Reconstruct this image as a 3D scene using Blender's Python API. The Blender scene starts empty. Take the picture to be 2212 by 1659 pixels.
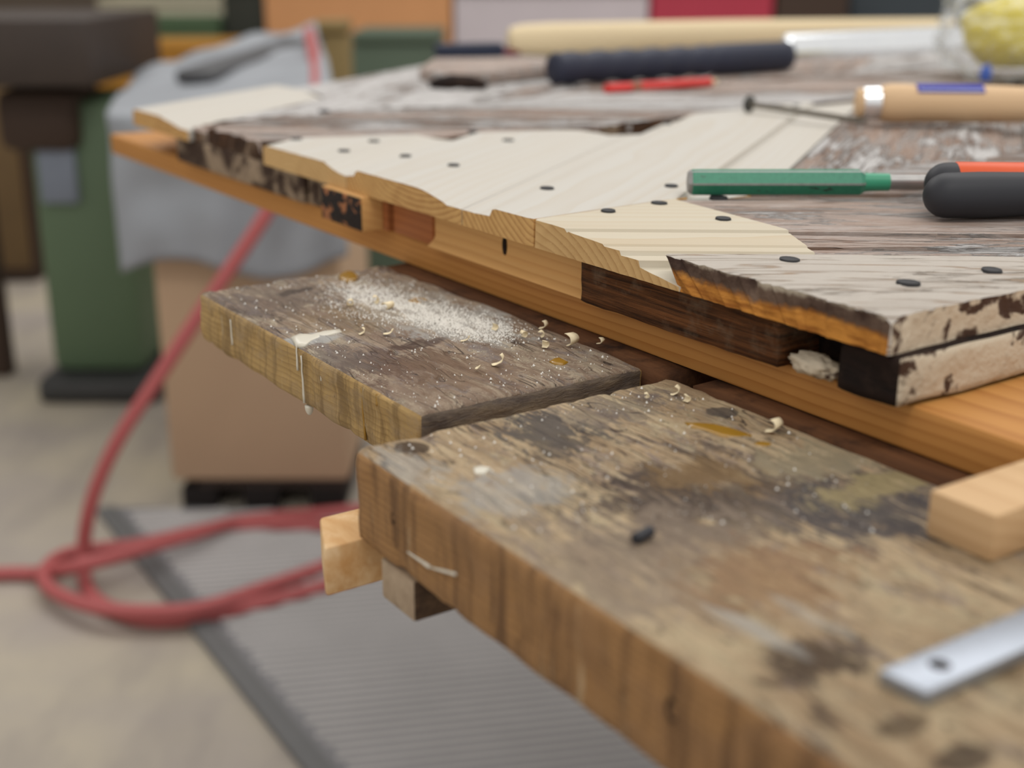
import bpy, bmesh, math, random
import numpy as np
from mathutils import Vector, Matrix, noise as mnoise
random.seed(7); rng = np.random.RandomState(7)
C = bpy.context.scene.collection
# ------------------------------------------------------------------ camera, world, lamps, exposure
F, CX, CY = 2798.0, 1106.0, 829.5           # focal length and centre in pixels of the 2212 x 1659 frame
PIT = math.atan(914.5 / F)                  # camera looks 18 degrees down
CP, SP = math.cos(PIT), math.sin(PIT)
S = 0.8                                     # metres per drawing unit of the bench and the door
H = 0.85 + 0.222 * S                        # eye height; bench top is at 0.85 m
cam = bpy.data.objects.new('camera', bpy.data.cameras.new('camera')); C.objects.link(cam)
cam.location = (0, 0, H); cam.rotation_euler = (math.pi / 2 - PIT, 0, 0)
cam.data.sensor_width = 36.0; cam.data.lens = F / 2212 * 36.0; cam.data.clip_start = 0.02
cam.data.dof.use_dof = True; cam.data.dof.focus_distance = 0.60
cam.data.dof.aperture_fstop = cam.data.lens / 8.5
bpy.context.scene.camera = cam
w = bpy.data.worlds.new('world'); bpy.context.scene.world = w; w.use_nodes = True
w.node_tree.nodes['Background'].inputs[0].default_value = (1.0, 0.97, 0.93, 1)
w.node_tree.nodes['Background'].inputs[1].default_value = 0.78
def lamp(name, loc, size, power, target, col=(1, 1, 1)):
    l = bpy.data.lights.new(name, 'AREA'); l.shape = 'RECTANGLE'; l.size, l.size_y = size; l.energy = power; l.color = col
    o = bpy.data.objects.new(name, l); C.objects.link(o); o.location = loc
    o.rotation_euler = (Vector(target) - Vector(loc)).to_track_quat('-Z', 'Y').to_euler()
lamp('unseen_ceiling_lamp', (0.9, 2.4, 3.3), (2.4, 0.9), 26, (0.2, 0.9, 0.9), (1.0, 0.98, 0.95))
lamp('unseen_ceiling_lamp', (-1.6, 3.6, 3.3), (2.4, 0.9), 28, (-0.8, 2.6, 0.2), (1.0, 0.98, 0.95))
lamp('unseen_ceiling_lamp', (0.5, -0.5, 3.3), (2.4, 0.5), 26, (0.3, 0.8, 0.9), (1.0, 0.98, 0.95))  # unseen lamp added to brighten the hammer shaft and front faces
vs = bpy.context.scene.view_settings
vs.view_transform = 'Standard'; vs.look = 'None'; vs.exposure = 0.0; vs.gamma = 1.0; vs.use_curve_mapping = False
# ------------------------------------------------------------------ frames and helpers
AZ = math.atan((-866 - 1106) / math.hypot(F, 914.5))
A2 = np.array([math.sin(AZ), math.cos(AZ)]); B2 = np.array([A2[1], -A2[0]])   # u runs along the bench edge, v into the door
def xyz(u, v, h):                           # drawing units (h = depth below the eye) to metres
    p = S * (u * A2 + v * B2); return Vector((p[0], p[1], H - S * h))
def ray(x, y):
    d = (y - CY) * CP + F * SP; f = F * CP - (y - CY) * SP
    return (x - CX) / f, d / f
def UV(x, y, h):                            # where the line of sight meets the level h
    k, r = ray(x, y); D = h / r; p = np.array([k * D, D]); return float(p @ A2), float(p @ B2)
def atz(x, y, z):
    k, r = ray(x, y); D = (H - z) / r; return Vector((k * D, D, z))
def atD(x, y, D):
    k, r = ray(x, y); return Vector((k * D, D, H - r * D))
WM = {}
def link(o, parent, M):
    C.objects.link(o); o.matrix_basis = M; WM[o] = M
    if parent is not None:
        o.parent = parent; o.matrix_parent_inverse = WM[parent].inverted()
    return o
def thing(name, label, cat, loc, group=None):
    o = bpy.data.objects.new(name, None); o.empty_display_size = 0.05
    link(o, None, Matrix.Translation(Vector(loc))); o['label'] = label; o['category'] = cat
    if group: o['group'] = group
    return o
def tag(o, label, cat=None, group=None, kind=None):
    if label: o['label'] = label
    if cat: o['category'] = cat
    if group: o['group'] = group
    if kind: o['kind'] = kind
    return o
def mesh(name, V, Fc, mats, parent=None, M=None, fm=None, smooth=False, recalc=True, uniq=True):
    me = bpy.data.meshes.new(name)
    me.from_pydata([tuple(map(float, v)) for v in V], [], [tuple(map(int, f)) for f in Fc])
    for m in (mats if isinstance(mats, (list, tuple)) else [mats]): me.materials.append(m)
    if fm is not None: me.polygons.foreach_set('material_index', list(map(int, fm)))
    if recalc:
        bm = bmesh.new(); bm.from_mesh(me); bmesh.ops.recalc_face_normals(bm, faces=bm.faces); bm.to_mesh(me); bm.free()
    if smooth is True: me.polygons.foreach_set('use_smooth', [True] * len(me.polygons))
    elif smooth: me.set_sharp_from_angle(angle=math.radians(smooth)) if False else me.polygons.foreach_set('use_smooth', [True] * len(me.polygons)); 
    if smooth and smooth is not True:
        me.set_sharp_from_angle(angle=math.radians(smooth))
    o = bpy.data.objects.new(name, me)
    return link(o, parent, M if M is not None else Matrix.Identity(4))
def frame(axis, org):                       # local x along axis (u, v), y to its left, z up, origin at (u, v, h)
    d = axis[0] * A2 + axis[1] * B2
    return Matrix.Translation(xyz(*org)) @ Matrix.Rotation(math.atan2(d[1], d[0]), 4, 'Z')
def xframe(p, q, up=Vector((0, 0, 1))):     # local x from p towards q in metres
    x = (q - p).normalized(); y = up.cross(x).normalized(); z = x.cross(y)
    return Matrix.Translation(p) @ Matrix((x, y, z)).transposed().to_4x4()
def box(name, lo, hi, mats, parent=None, M=None, bev=0.003, seg=2, sub=0):
    bm = bmesh.new(); bmesh.ops.create_cube(bm, size=1)
    lo, hi = Vector(lo), Vector(hi)
    for v in bm.verts: v.co = Vector([(lo[i] + hi[i]) / 2 + v.co[i] * (hi[i] - lo[i]) for i in range(3)])
    if bev: bmesh.ops.bevel(bm, geom=bm.edges[:], offset=bev, segments=seg, affect='EDGES', profile=0.5)
    V = [v.co.copy() for v in bm.verts]; bm.verts.index_update(); Fc = [[v.index for v in f.verts] for f in bm.faces]; bm.free()
    return mesh(name, V, Fc, mats, parent, M, smooth=30)
def lathe_geo(prof, n=20, ry=1.0, rz=1.0, rot=0.0, closed=True):   # prof: (x, r) along local x
    V, Fc = [], []
    for x, r in prof:
        for k in range(n):
            t = 2 * math.pi * k / n + rot; V.append((x, r * ry * math.cos(t), r * rz * math.sin(t)))
    for i in range(len(prof) - 1):
        for k in range(n): Fc.append((i * n + k, i * n + (k + 1) % n, (i + 1) * n + (k + 1) % n, (i + 1) * n + k))
    if closed: Fc.append(tuple(range(n))[::-1]); Fc.append(tuple(range((len(prof) - 1) * n, len(prof) * n)))
    return V, Fc
def lathe(name, prof, mat, parent, M, n=20, smooth=40, **k):
    V, Fc = lathe_geo(prof, n, **k); return mesh(name, V, Fc, mat, parent, M, smooth=smooth)
def catmull(P, n=8):
    P = [Vector(p) for p in P]; Q = [P[0]] + P + [P[-1]]; out = []
    for i in range(1, len(Q) - 2):
        a, b, c, d = Q[i - 1:i + 3]
        for k in range(n):
            t = k / n
            out.append(0.5 * (2 * b + (c - a) * t + (2 * a - 5 * b + 4 * c - d) * t * t + (3 * b - a - 3 * c + d) * t ** 3))
    return out + [P[-1]]
def tube(name, path, r, mat, parent=None, n=10, org=None, smooth=True):
    org = Vector(org) if org is not None else Vector(path[0]); V, Fc = [], []; up = Vector((0, 0, 1)); prev = None
    for i, p in enumerate(path):
        t = (path[min(i + 1, len(path) - 1)] - path[max(i - 1, 0)]).normalized()
        if prev is None: x = t.cross(up if abs(t.z) < 0.9 else Vector((1, 0, 0))).normalized()
        else: x = (prev - t * prev.dot(t)).normalized()
        prev = x; y = t.cross(x); rr = r(i / (len(path) - 1)) if callable(r) else r
        for k in range(n):
            a = 2 * math.pi * k / n; V.append(p + (x * math.cos(a) + y * math.sin(a)) * rr - org)
    m = len(path)
    for i in range(m - 1):
        for k in range(n): Fc.append((i * n + k, i * n + (k + 1) % n, (i + 1) * n + (k + 1) % n, (i + 1) * n + k))
    Fc += [tuple(range(n)), tuple(range((m - 1) * n, m * n))]
    return mesh(name, V, Fc, mat, parent, Matrix.Translation(org), smooth=smooth)
def nz(*p): return mnoise.noise(Vector(p))
# ------------------------------------------------------------------ materials (all procedural, in object space)
class T:
    def __init__(s, name, rough=0.6, metal=0.0, spec=0.4):
        s.m = bpy.data.materials.new(name); s.m.use_nodes = True; s.t = s.m.node_tree; s.b = s.t.nodes['Principled BSDF']
        s.b.inputs['Roughness'].default_value = rough; s.b.inputs['Metallic'].default_value = metal
        s.b.inputs['Specular IOR Level'].default_value = spec
        s.co = s.t.nodes.new('ShaderNodeTexCoord').outputs['Object']
    def put(s, sock, v):
        if isinstance(v, bpy.types.NodeSocket): s.t.links.new(v, sock)
        elif isinstance(v, (tuple, list)) and len(v) == 3 and sock.type == 'RGBA': sock.default_value = (*v, 1)
        else: sock.default_value = v
    def node(s, ty, out=0, **k):
        n = s.t.nodes.new(ty)
        for key, v in k.items():
            if key.startswith('_'): setattr(n, key[1:], v)
            else: s.put(n.inputs[int(key[1:])] if key[0] == 'i' and key[1:].isdigit() else n.inputs[key], v)
        return n.outputs[out]
    def map(s, scale=(1, 1, 1), loc=(0, 0, 0), rot=(0, 0, 0), vec=None):
        return s.node('ShaderNodeMapping', i0=vec or s.co, i1=loc, i2=rot, i3=scale)
    def noise(s, vec, scale=1.0, detail=4.0, rough=0.55, dist=0.0):
        return s.node('ShaderNodeTexNoise', Vector=vec, Scale=scale, Detail=detail, Roughness=rough, Distortion=dist)
    def math(s, op, a, b=0.0, clamp=False):
        return s.node('ShaderNodeMath', _operation=op, _use_clamp=clamp, i0=a, i1=b)
    def vmath(s, op, a, b, out=0):
        return s.node('ShaderNodeVectorMath', out, _operation=op, i0=a, i1=b)
    def step(s, v, lo, hi):
        return s.node('ShaderNodeMapRange', Value=v, i1=lo, i2=hi)
    def mix(s, f, a, b):
        n = s.t.nodes.new('ShaderNodeMix'); n.data_type = 'RGBA'
        s.put(n.inputs[0], f); s.put(n.inputs[6], a); s.put(n.inputs[7], b); return n.outputs[2]
    def col(s, c): s.put(s.b.inputs['Base Color'], c); return s
    def bump(s, hgt, dist=0.001, strength=1.0):
        s.put(s.b.inputs['Normal'], s.node('ShaderNodeBump', Height=hgt, Distance=dist, Strength=strength)); return s
    def rings(s, y0, z0, space, warp=0.0015):     # growth rings about a pith line along local x
        wv = s.noise(s.map((3, 14, 14)), 1, 3)
        sx = s.t.nodes.new('ShaderNodeSeparateXYZ'); s.put(sx.inputs[0], s.co)
        y = s.math('SUBTRACT', sx.outputs[1], y0); z = s.math('SUBTRACT', sx.outputs[2], z0)
        d = s.math('SQRT', s.math('ADD', s.math('MULTIPLY', y, y), s.math('MULTIPLY', z, z)))
        d = s.math('ADD', d, s.math('MULTIPLY', s.math('SUBTRACT', wv, 0.5), warp * 8))
        return s.math('FRACT', s.math('DIVIDE', d, space))
    def xyz(s):
        sx = s.t.nodes.new('ShaderNodeSeparateXYZ'); s.put(sx.inputs[0], s.co); return sx.outputs
def sc(r, g, b):                              # sRGB 0-255 to linear
    f = lambda c: (c / 255 / 12.92) if c / 255 <= 0.04045 else ((c / 255 + 0.055) / 1.055) ** 2.4
    return (f(r), f(g), f(b))
def plain(name, c, rough=0.6, metal=0.0, spec=0.4, var=0.15, scale=8.0):
    t = T(name, rough, metal, spec); n = t.noise(t.map((scale,) * 3), 1, 4)
    t.col(t.mix(n, tuple(x * (1 - var) for x in c), tuple(min(1, x * (1 + var)) for x in c))); return t.m
def pine(name, light, dark, y0=0.0, z0=-0.2, space=0.006, contrast=0.35, fuzz=0.0, knots=()):
    t = T(name, 0.62, 0, 0.3); r = t.rings(y0, z0, space)
    late = t.math('POWER', r, 3.0)
    streak = t.noise(t.map((4, 130, 130)), 1, 4, 0.6); big = t.noise(t.map((3, 18, 18)), 1, 3)
    f = t.math('ADD', t.math('MULTIPLY', late, contrast), t.math('MULTIPLY', t.math('SUBTRACT', streak, 0.4), 0.7 * contrast + 0.15))
    f = t.math('ADD', f, t.math('MULTIPLY', t.math('SUBTRACT', big, 0.5), 0.5), True)
    c = t.mix(f, light, dark)
    for kx, ky, kr in knots:
        v = t.vmath('DISTANCE', t.map((0.6, 1, 0.0)), (kx * 0.6, ky, 0), 1)
        c = t.mix(t.step(v, kr * 1.6, kr * 0.6), c, tuple(x * 0.55 for x in dark))
    if fuzz:
        sp = t.noise(t.map((900, 900, 900)), 1, 2); c = t.mix(t.step(sp, 0.62, 0.72), c, light)
    t.col(c); t.bump(t.math('ADD', streak, t.math('MULTIPLY', late, 0.4)), 0.0003 if not fuzz else 0.0006, 0.6); return t.m
def old_paint(name, amount=0.5, paint=sc(206, 203, 201), wood=sc(170, 148, 134), dark=sc(112, 84, 68), sc_=1.0):
    t = T(name, 0.75, 0, 0.25)
    fine = t.noise(t.map((26 * sc_, 620 * sc_, 620 * sc_)), 1, 8, 0.75); mid = t.noise(t.map((16 * sc_, 110 * sc_, 110 * sc_), (3, 1, 2)), 1, 9, 0.75, 0.8)
    big = t.noise(t.map((6, 20, 20), (7, 2, 1)), 1, 4)
    wc = t.mix(t.step(fine, 0.3, 0.6), dark, wood)
    wc = t.mix(t.step(mid, 0.42, 0.62), wc, tuple(0.5 * a + 0.5 * b for a, b in zip(wood, paint)))
    pm = t.math('ADD', t.math('MULTIPLY', mid, 0.7), t.math('ADD', t.math('MULTIPLY', fine, 0.4), t.math('MULTIPLY', big, 0.45)))
    pm = t.step(pm, 0.93 - 0.32 * amount, 0.985 - 0.32 * amount)
    crack = t.step(t.math('ABSOLUTE', t.math('SUBTRACT', t.noise(t.map((5 * sc_, 85 * sc_, 85 * sc_), (2, 9, 4)), 1, 3, 0.5), 0.5)), 0.012, 0.004)
    c = t.mix(pm, wc, t.mix(fine, tuple(0.86 * x for x in paint), paint)); c = t.mix(t.math('MULTIPLY', crack, 0.75), c, dark)
    t.col(c); t.bump(t.math('SUBTRACT', t.math('ADD', t.math('MULTIPLY', pm, 0.7), fine), crack), 0.0011, 1.0); return t.m
def rough_wood(name, c1, c2, c3, stretch=(8, 90, 90), bump=0.0015):
    t = T(name, 0.8, 0, 0.2); a = t.noise(t.map(stretch), 1, 6, 0.7, 0.3); b = t.noise(t.map((30, 30, 30)), 1, 5, 0.65)
    c = t.mix(t.step(a, 0.35, 0.65), c1, c2); c = t.mix(t.step(b, 0.52, 0.7), c, c3); t.col(c); t.bump(t.math('ADD', a, t.math('MULTIPLY', b, 0.6)), bump, 1.0); return t.m
def plank_top(name, org, spots, base=(sc(236, 210, 170), sc(206, 172, 132), sc(168, 148, 136)), dust=0.5, cream=sc(228, 208, 168)):
    t = T(name, 0.6, 0, 0.35); N = t.noise
    dk_ = sc(72, 52, 42)
    g = N(t.map((16, 330, 330)), 1, 9, 0.78, 0.3); m = N(t.map((20, 75, 75), (1, 2, 3), (0, 0, 0.25)), 1, 9, 0.75, 0.9)
    b = N(t.map((11, 34, 34), (5, 1, 0), (0, 0, -0.2)), 1, 7, 0.7, 0.8); f = N(t.map((700, 700, 700)), 1, 4, 0.7); h = N(t.map((90, 170, 170), (2, 2, 8), (0, 0, .3)), 1, 8, 0.8, 0.5)
    c = t.mix(t.step(g, 0.40, 0.56), tuple(.85 * x for x in base[1]), base[0])
    c = t.mix(t.math('MULTIPLY', t.step(t.math('ADD', b, t.math('MULTIPLY', t.math('SUBTRACT', g, .5), .5)), 0.5, 0.6), .8), c, tuple(0.8 * x for x in base[1]))
    c = t.mix(t.math('MULTIPLY', t.step(t.math('ADD', m, t.math('MULTIPLY', t.math('SUBTRACT', h, .5), .5)), 0.53, 0.6), 0.85), c, base[2])
    c = t.mix(t.math('MULTIPLY', t.step(t.math('ADD', N(t.map((18, 55, 55), (4, 8, 1), (0, 0, -0.4)), 1, 8, 0.75, .6), t.math('MULTIPLY', t.math('SUBTRACT', h, .5), .6)), 0.525, 0.61), 0.75), c, cream)
    c = t.mix(t.math('MULTIPLY', t.step(h, 0.575, 0.60), 0.9), c, tuple(.45 * x for x in base[1]))
    lines = None
    for k, (sx, sy, ro, wd) in enumerate(((4, 70, 0, .010), (7, 45, .55, .006), (6, 50, -.5, .006), (5, 40, 1.1, .005))):
        n_ = N(t.map((sx, sy, sy), (k * 3, 7 * k, k), (0, 0, ro)), 1, 3, 0.55, .3); l_ = t.step(t.math('ABSOLUTE', t.math('SUBTRACT', n_, .5)), wd, wd * .35)
        l_ = t.math('MULTIPLY', l_, t.step(N(t.map((18, 18, 18), (k, 5, 3 * k)), 1, 3), .48, .56))
        c = t.mix(t.math('MULTIPLY', l_, .85 if k < 2 else .6), c, dk_ if k != 2 else cream); lines = l_ if lines is None else t.math('MAXIMUM', lines, l_)
    c = t.mix(t.math('MULTIPLY', t.step(f, 0.60, 0.68), dust), c, sc(240, 228, 204))
    wob = t.math('ADD', t.math('MULTIPLY', N(t.map((50, 95, 95)), 1, 8, 0.78, .6), 1.0), t.math('MULTIPLY', g, .6))
    for (px, py), ru, rv, colr, op, soft in spots:
        u, v = UV(px, py, 0.222); cx, cy = (u - org[0]) * S, -(v - org[1]) * S
        q = t.map((1 / (ru * S), 1 / (rv * S), 0), (-cx / (ru * S), -cy / (rv * S), 0))
        d = t.vmath('LENGTH', q, (0, 0, 0), 1)
        d = t.math('ADD', d, t.math('MULTIPLY', t.math('SUBTRACT', wob, 0.8), 5.0 if soft > 0.3 else 0.9))
        e = soft * .45
        c = t.mix(t.math('MULTIPLY', t.step(d, 1.0 + e, 1.0 - e), op), c, t.mix(g, tuple(.75 * x for x in colr), colr))
    t.col(c); hh = t.math('ADD', t.math('ADD', g, t.math('MULTIPLY', h, 1.2)), t.math('MULTIPLY', f, 0.3)); t.bump(t.math('SUBTRACT', hh, t.math('MULTIPLY', lines, .8)), 0.0024, 1.0); return t.m
def plank_side(name, c1, c2, c3, space=.0030, stain=.6):
    t = T(name, 0.62, 0, 0.35); N = t.noise; x = t.xyz()
    w_ = N(t.map((5, 5, 14)), 1, 4, .6); ph = t.math('ADD', t.math('DIVIDE', x[2], space), t.math('MULTIPLY', w_, 6.0))
    ln = t.math('POWER', t.math('FRACT', ph), 2.2); fine = N(t.map((25, 25, 600)), 1, 7, 0.75); dr = N(t.map((75, 75, 8)), 1, 8, 0.75, .5); b = N(t.map((18, 18, 30)), 1, 8, 0.75, .5)
    c = t.mix(t.math('ADD', t.math('MULTIPLY', ln, .55), t.math('MULTIPLY', t.math('SUBTRACT', fine, .35), .9), True), c1, c2); c = t.mix(t.math('MULTIPLY', t.step(b, 0.5, 0.6), 0.7), c, c3)
    c = t.mix(t.math('MULTIPLY', t.step(dr, 0.49, 0.6), stain), c, tuple(.55 * y for y in c2))
    c = t.mix(t.math('MULTIPLY', t.step(N(t.map((150, 150, 9), (3, 3, 3)), 1, 7, 0.72), 0.6, 0.67), 0.55), c, sc(214, 194, 158))
    c = t.mix(t.math('MULTIPLY', t.step(N(t.map((90, 90, 90), (3, 9, 3)), 1, 7, 0.72), 0.62, 0.68), 0.5), c, sc(96, 74, 54))
    t.col(c); t.bump(t.math('ADD', t.math('MULTIPLY', ln, -.6), t.math('ADD', fine, t.math('MULTIPLY', b, 0.7))), 0.0014, 1.0); return t.m

PINE_A = pine('fresh_pine', sc(196, 192, 184), sc(186, 172, 152), 0.02, 0.09, 0.0045, 0.34)
PINE_B = pine('fresh_pine_warm', sc(198, 189, 170), sc(186, 162, 126), -0.03, -0.12, 0.005, 0.4)
END_A = pine('pine_end_grain', sc(206, 164, 104), sc(140, 88, 40), -0.015, 0.055, 0.0034, 0.75, 1)
END_B = pine('pine_end_grain_pale', sc(208, 172, 118), sc(160, 112, 60), 0.01, -0.05, 0.004, 0.45, 1)
BATT = pine('oiled_pine', sc(192, 136, 72), sc(156, 96, 40), 0.02, -0.16, 0.0045, 0.6)
PATCH = pine('pine_patch', sc(214, 166, 104), sc(182, 124, 66), 0.02, -0.1, 0.005, 0.4)
REDP = pine('red_heart_pine', sc(172, 106, 60), sc(128, 66, 34), 0.02, -0.1, 0.005, 0.5)
PAINT_1 = old_paint('peeling_white_paint', 0.5)
PAINT_2 = old_paint('peeling_white_paint_dense', 0.85)
PAINT_3 = old_paint('peeling_grey_paint', 0.32, wood=sc(186, 166, 154), dark=sc(130, 104, 88))
PAINT_4 = old_paint('chalky_white_paint', 0.84, sc(212, 203, 192), sc(204, 182, 158), sc(166, 136, 108), 0.9)
ROT = rough_wood('rotten_wood', sc(44, 30, 22), sc(92, 66, 48), sc(150, 132, 112), (25, 60, 60), 0.003)
DARKR = rough_wood('dark_weathered_wood', sc(40, 26, 18), sc(132, 84, 48), sc(122, 100, 80), (10, 30, 330), 0.003)
VOID = rough_wood('black_wood_and_shade', sc(16, 10, 8), sc(40, 26, 20), sc(52, 38, 30))  # near-black wood; also paints shade of the holes, hollow and frame recess
DRAIL = rough_wood('dark_brown_bench_wood', sc(66, 40, 24), sc(104, 68, 42), sc(48, 30, 20), (6, 80, 80), 0.001)
def two_tone():                               # broken board end: rotten grey-brown crust over amber wood
    t = T('broken_board_end', 0.75, 0, 0.25); x = t.xyz()
    n = t.noise(t.map((35, 35, 35)), 1, 5, 0.65); l = t.noise(t.map((60, 60, 420)), 1, 4)
    c = t.mix(t.step(l, 0.35, 0.65), sc(150, 92, 34), sc(204, 140, 62))
    m = t.math('ADD', x[2], t.math('MULTIPLY', t.math('SUBTRACT', n, 0.5), 0.016))
    c = t.mix(t.step(m, -0.0085, -0.0055), c, t.mix(t.step(n, 0.4, 0.6), sc(62, 44, 36), sc(112, 92, 78)))
    c = t.mix(t.step(m, -0.0015, 0.0008), c, sc(176, 164, 146))
    t.col(c); t.bump(n, 0.003, 1.0); return t.m
BROKEN = two_tone()
def blotch(name, base, spot, lo=0.5, hi=0.56, s=28, bump=0.002):
    t = T(name, 0.7, 0, 0.3); n = t.noise(t.map((s, s * 1.3, s * 1.3)), 1, 5, 0.6, 0.4); g = t.noise(t.map((s * 5,) * 3), 1, 4)
    c = t.mix(t.step(n, lo, hi), base, t.mix(g, tuple(x * 0.6 for x in spot), spot)); c = t.mix(t.step(g, 0.6, 0.75), c, tuple(x * 0.85 for x in base))
    t.col(c); t.bump(t.math('SUBTRACT', g, n), bump, 0.8); return t.m
CRUST = blotch('flaking_paint_edge', sc(196, 182, 160), sc(78, 54, 40), 0.54, 0.58, 34)
CHAR = blotch('charred_end', sc(34, 26, 24), sc(186, 122, 80), 0.54, 0.6, 75)
CRUMB = blotch('crumbling_painted_wood', sc(150, 130, 108), sc(66, 46, 34), 0.46, 0.56, 26)
NAIL = plain('dark_nail', sc(50, 50, 52), 0.6, 0.0, .3, .5, 900)
NAILRIM = plain('nail_rim', sc(120, 116, 112), 0.4, 0.6)
STEEL = plain('bright_steel', sc(244, 247, 252), 0.24, 1.0, var=0.06, scale=60)
WORN = plain('worn_steel', sc(158, 156, 154), 0.42, 0.85, var=0.25, scale=120)
def chipped_green():
    t = T('chipped_green_paint', 0.38, 0, 0.5); n = t.noise(t.map((60, 220, 220)), 1, 5, 0.7); m = t.noise(t.map((420,) * 3), 1, 3)
    k = t.step(t.math('ADD', n, t.math('MULTIPLY', m, 0.25)), 0.77, 0.8)
    t.col(t.mix(k, t.mix(m, sc(44, 118, 92), sc(66, 146, 116)), sc(52, 52, 50))); return t.m
GREEN = chipped_green()
RUBBER = plain('black_rubber', sc(44, 45, 50), 0.55, 0, 0.35)
NAVY = plain('navy_rubber', sc(40, 44, 62), 0.5, 0, 0.4)
ORANGE = plain('orange_grip', sc(214, 84, 36), 0.45, 0, 0.4, 0.12, 60)
BEECH = pine('beech', sc(216, 184, 146), sc(190, 154, 114), 0.0, -0.08, 0.003, 0.35)
HANDLE = pine('ash_handle', sc(226, 208, 172), sc(204, 178, 134), 0.0, -0.09, 0.004, 0.3)
BLUE = plain('blue_label', sc(24, 36, 150), 0.5, 0, 0.3, 0.05)
WHITE = plain('white_edge', sc(225, 228, 232), 0.4)
RED = plain('red_paint', sc(212, 44, 38), 0.45, 0, 0.4, 0.12, 90)
GRAPH = plain('graphite', sc(60, 60, 62), 0.4)
GLUE = plain('amber_resin', sc(150, 112, 34), 0.25, 0, 0.6, 0.2, 90)
GLUEW = plain('dried_white_glue', sc(206, 200, 184), 0.35, 0, 0.5, 0.05, 90)
SHAV = plain('wood_shaving', sc(238, 222, 186), 0.7, 0, 0.3, 0.08, 200)
DUSTM = plain('sawdust', sc(246, 243, 236), 0.85, 0, 0.2, 0.05, 400)
# ------------------------------------------------------------------ the setting
def floor_mat():
    t = T('worn_board_floor', 0.7, 0, 0.3); n = t.noise(t.map((1.6, 2.2, 1)), 1, 4, 0.55); f = t.noise(t.map((9, 3, 1), (2, 2, 0)), 1, 5)
    c = t.mix(t.step(n, 0.38, 0.62), sc(166, 157, 148), sc(182, 172, 152)); c = t.mix(t.math('MULTIPLY', t.step(f, 0.45, 0.7), 0.6), c, sc(144, 136, 130))
    t.col(c); return t.m
fl = mesh('floor', [(-5, -1.5, 0), (6, -1.5, 0), (6, 9, 0), (-5, 9, 0), (-5, -1.5, -0.1), (6, -1.5, -0.1), (6, 9, -0.1), (-5, 9, -0.1)],
          [(0, 1, 2, 3), (4, 7, 6, 5), (0, 4, 5, 1), (1, 5, 6, 2), (2, 6, 7, 3), (3, 7, 4, 0)], floor_mat()); fl['kind'] = 'structure'
WALL = plain('workshop_wall', sc(112, 100, 88), 0.85, var=0.2, scale=1.5)
bw = box('wall_back', (-5, 9, 0), (6, 9.2, 3.6), WALL, bev=0); bw['kind'] = 'structure'
lw = box('wall_left', (-5.2, 2.0, 0), (-5, 9.2, 3.6), WALL, bev=0); lw['kind'] = 'structure'
# ------------------------------------------------------------------ workbench
def gridbox(name, u0, u1, v0, v1, h0, h1, step, rad, disp, mats, parent):
    L = np.array([(u1 - u0), (v1 - v0), (h1 - h0)]) * S; st = step * S
    n = np.maximum(2, np.round(L / st).astype(int)); idx = {}; V = []; Fc = []; fm = []
    def vid(i, j, k):
        key = (i, j, k)
        if key not in idx:
            p = np.array([i, j, k]) / n * L; c = np.clip(p, rad, L - rad); d = p - c; l = np.linalg.norm(d)
            nn = d / l if l > 1e-9 else np.array([0, 0, 0.0])
            if l > 1e-9: p = c + d * min(1, rad / l)
            e = np.minimum(p, L - p); nm = int(np.argmin(e)); a = disp(p, L)
            if l < 1e-9: nn[nm] = 1 if p[nm] > L[nm] / 2 else -1
            p = p + nn * a; idx[key] = len(V); V.append((p[0], -p[1], -p[2]))
        return idx[key]
    for ax in range(3):
        b, c = [x for x in range(3) if x != ax]
        for side in (0, n[ax]):
            for i in range(n[b]):
                for j in range(n[c]):
                    q = []
                    for di, dj in ((0, 0), (1, 0), (1, 1), (0, 1)):
                        t = [0, 0, 0]; t[ax] = side; t[b] = i + di; t[c] = j + dj; q.append(vid(*t))
                    Fc.append(q); fm.append(0 if (ax == 2 and side == 0) else (2 if ax == 0 else 1))
    return mesh(name, V, Fc, mats, parent, frame((1, 0), (u0, v0, h0)), fm, smooth=True)
bench = thing('workbench', 'worn carpenter workbench of thick paint-spattered planks under the old door', 'workbench', xyz(0.3, 0.55, 0.30) * 1)
def wear(p, L, a=0.0011, s=28):
    x, y, z = p; r = a * (nz(x * 7, y * s, z * s) + 0.7 * nz(x * 45, y * 90, z * 70 + 5) - 2.2 * max(0, nz(x * 80 + 3, y * 150, z * 60) - .15) + .8 * abs(nz(x * 30, y * 260, z * 200)))
    ex = min(x, L[0] - x); ey = min(y, L[1] - y); ez = min(z, L[2] - z)
    if (ey < 0.008) + (ez < 0.008) + (ex < 0.008) >= 2: r -= 0.004 * max(0, nz(x * 30 + 9, y * 30, z * 10) + 0.05) + .002 * max(0, nz(x * 110, y * 110, z * 40))
    return r
O1, O2 = (-0.15, 0.2595), (0.5486, 0.3105)
grey = sc(120, 112, 108); dk = sc(84, 68, 62); wht = sc(222, 216, 206); och = sc(190, 150, 92)
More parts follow.
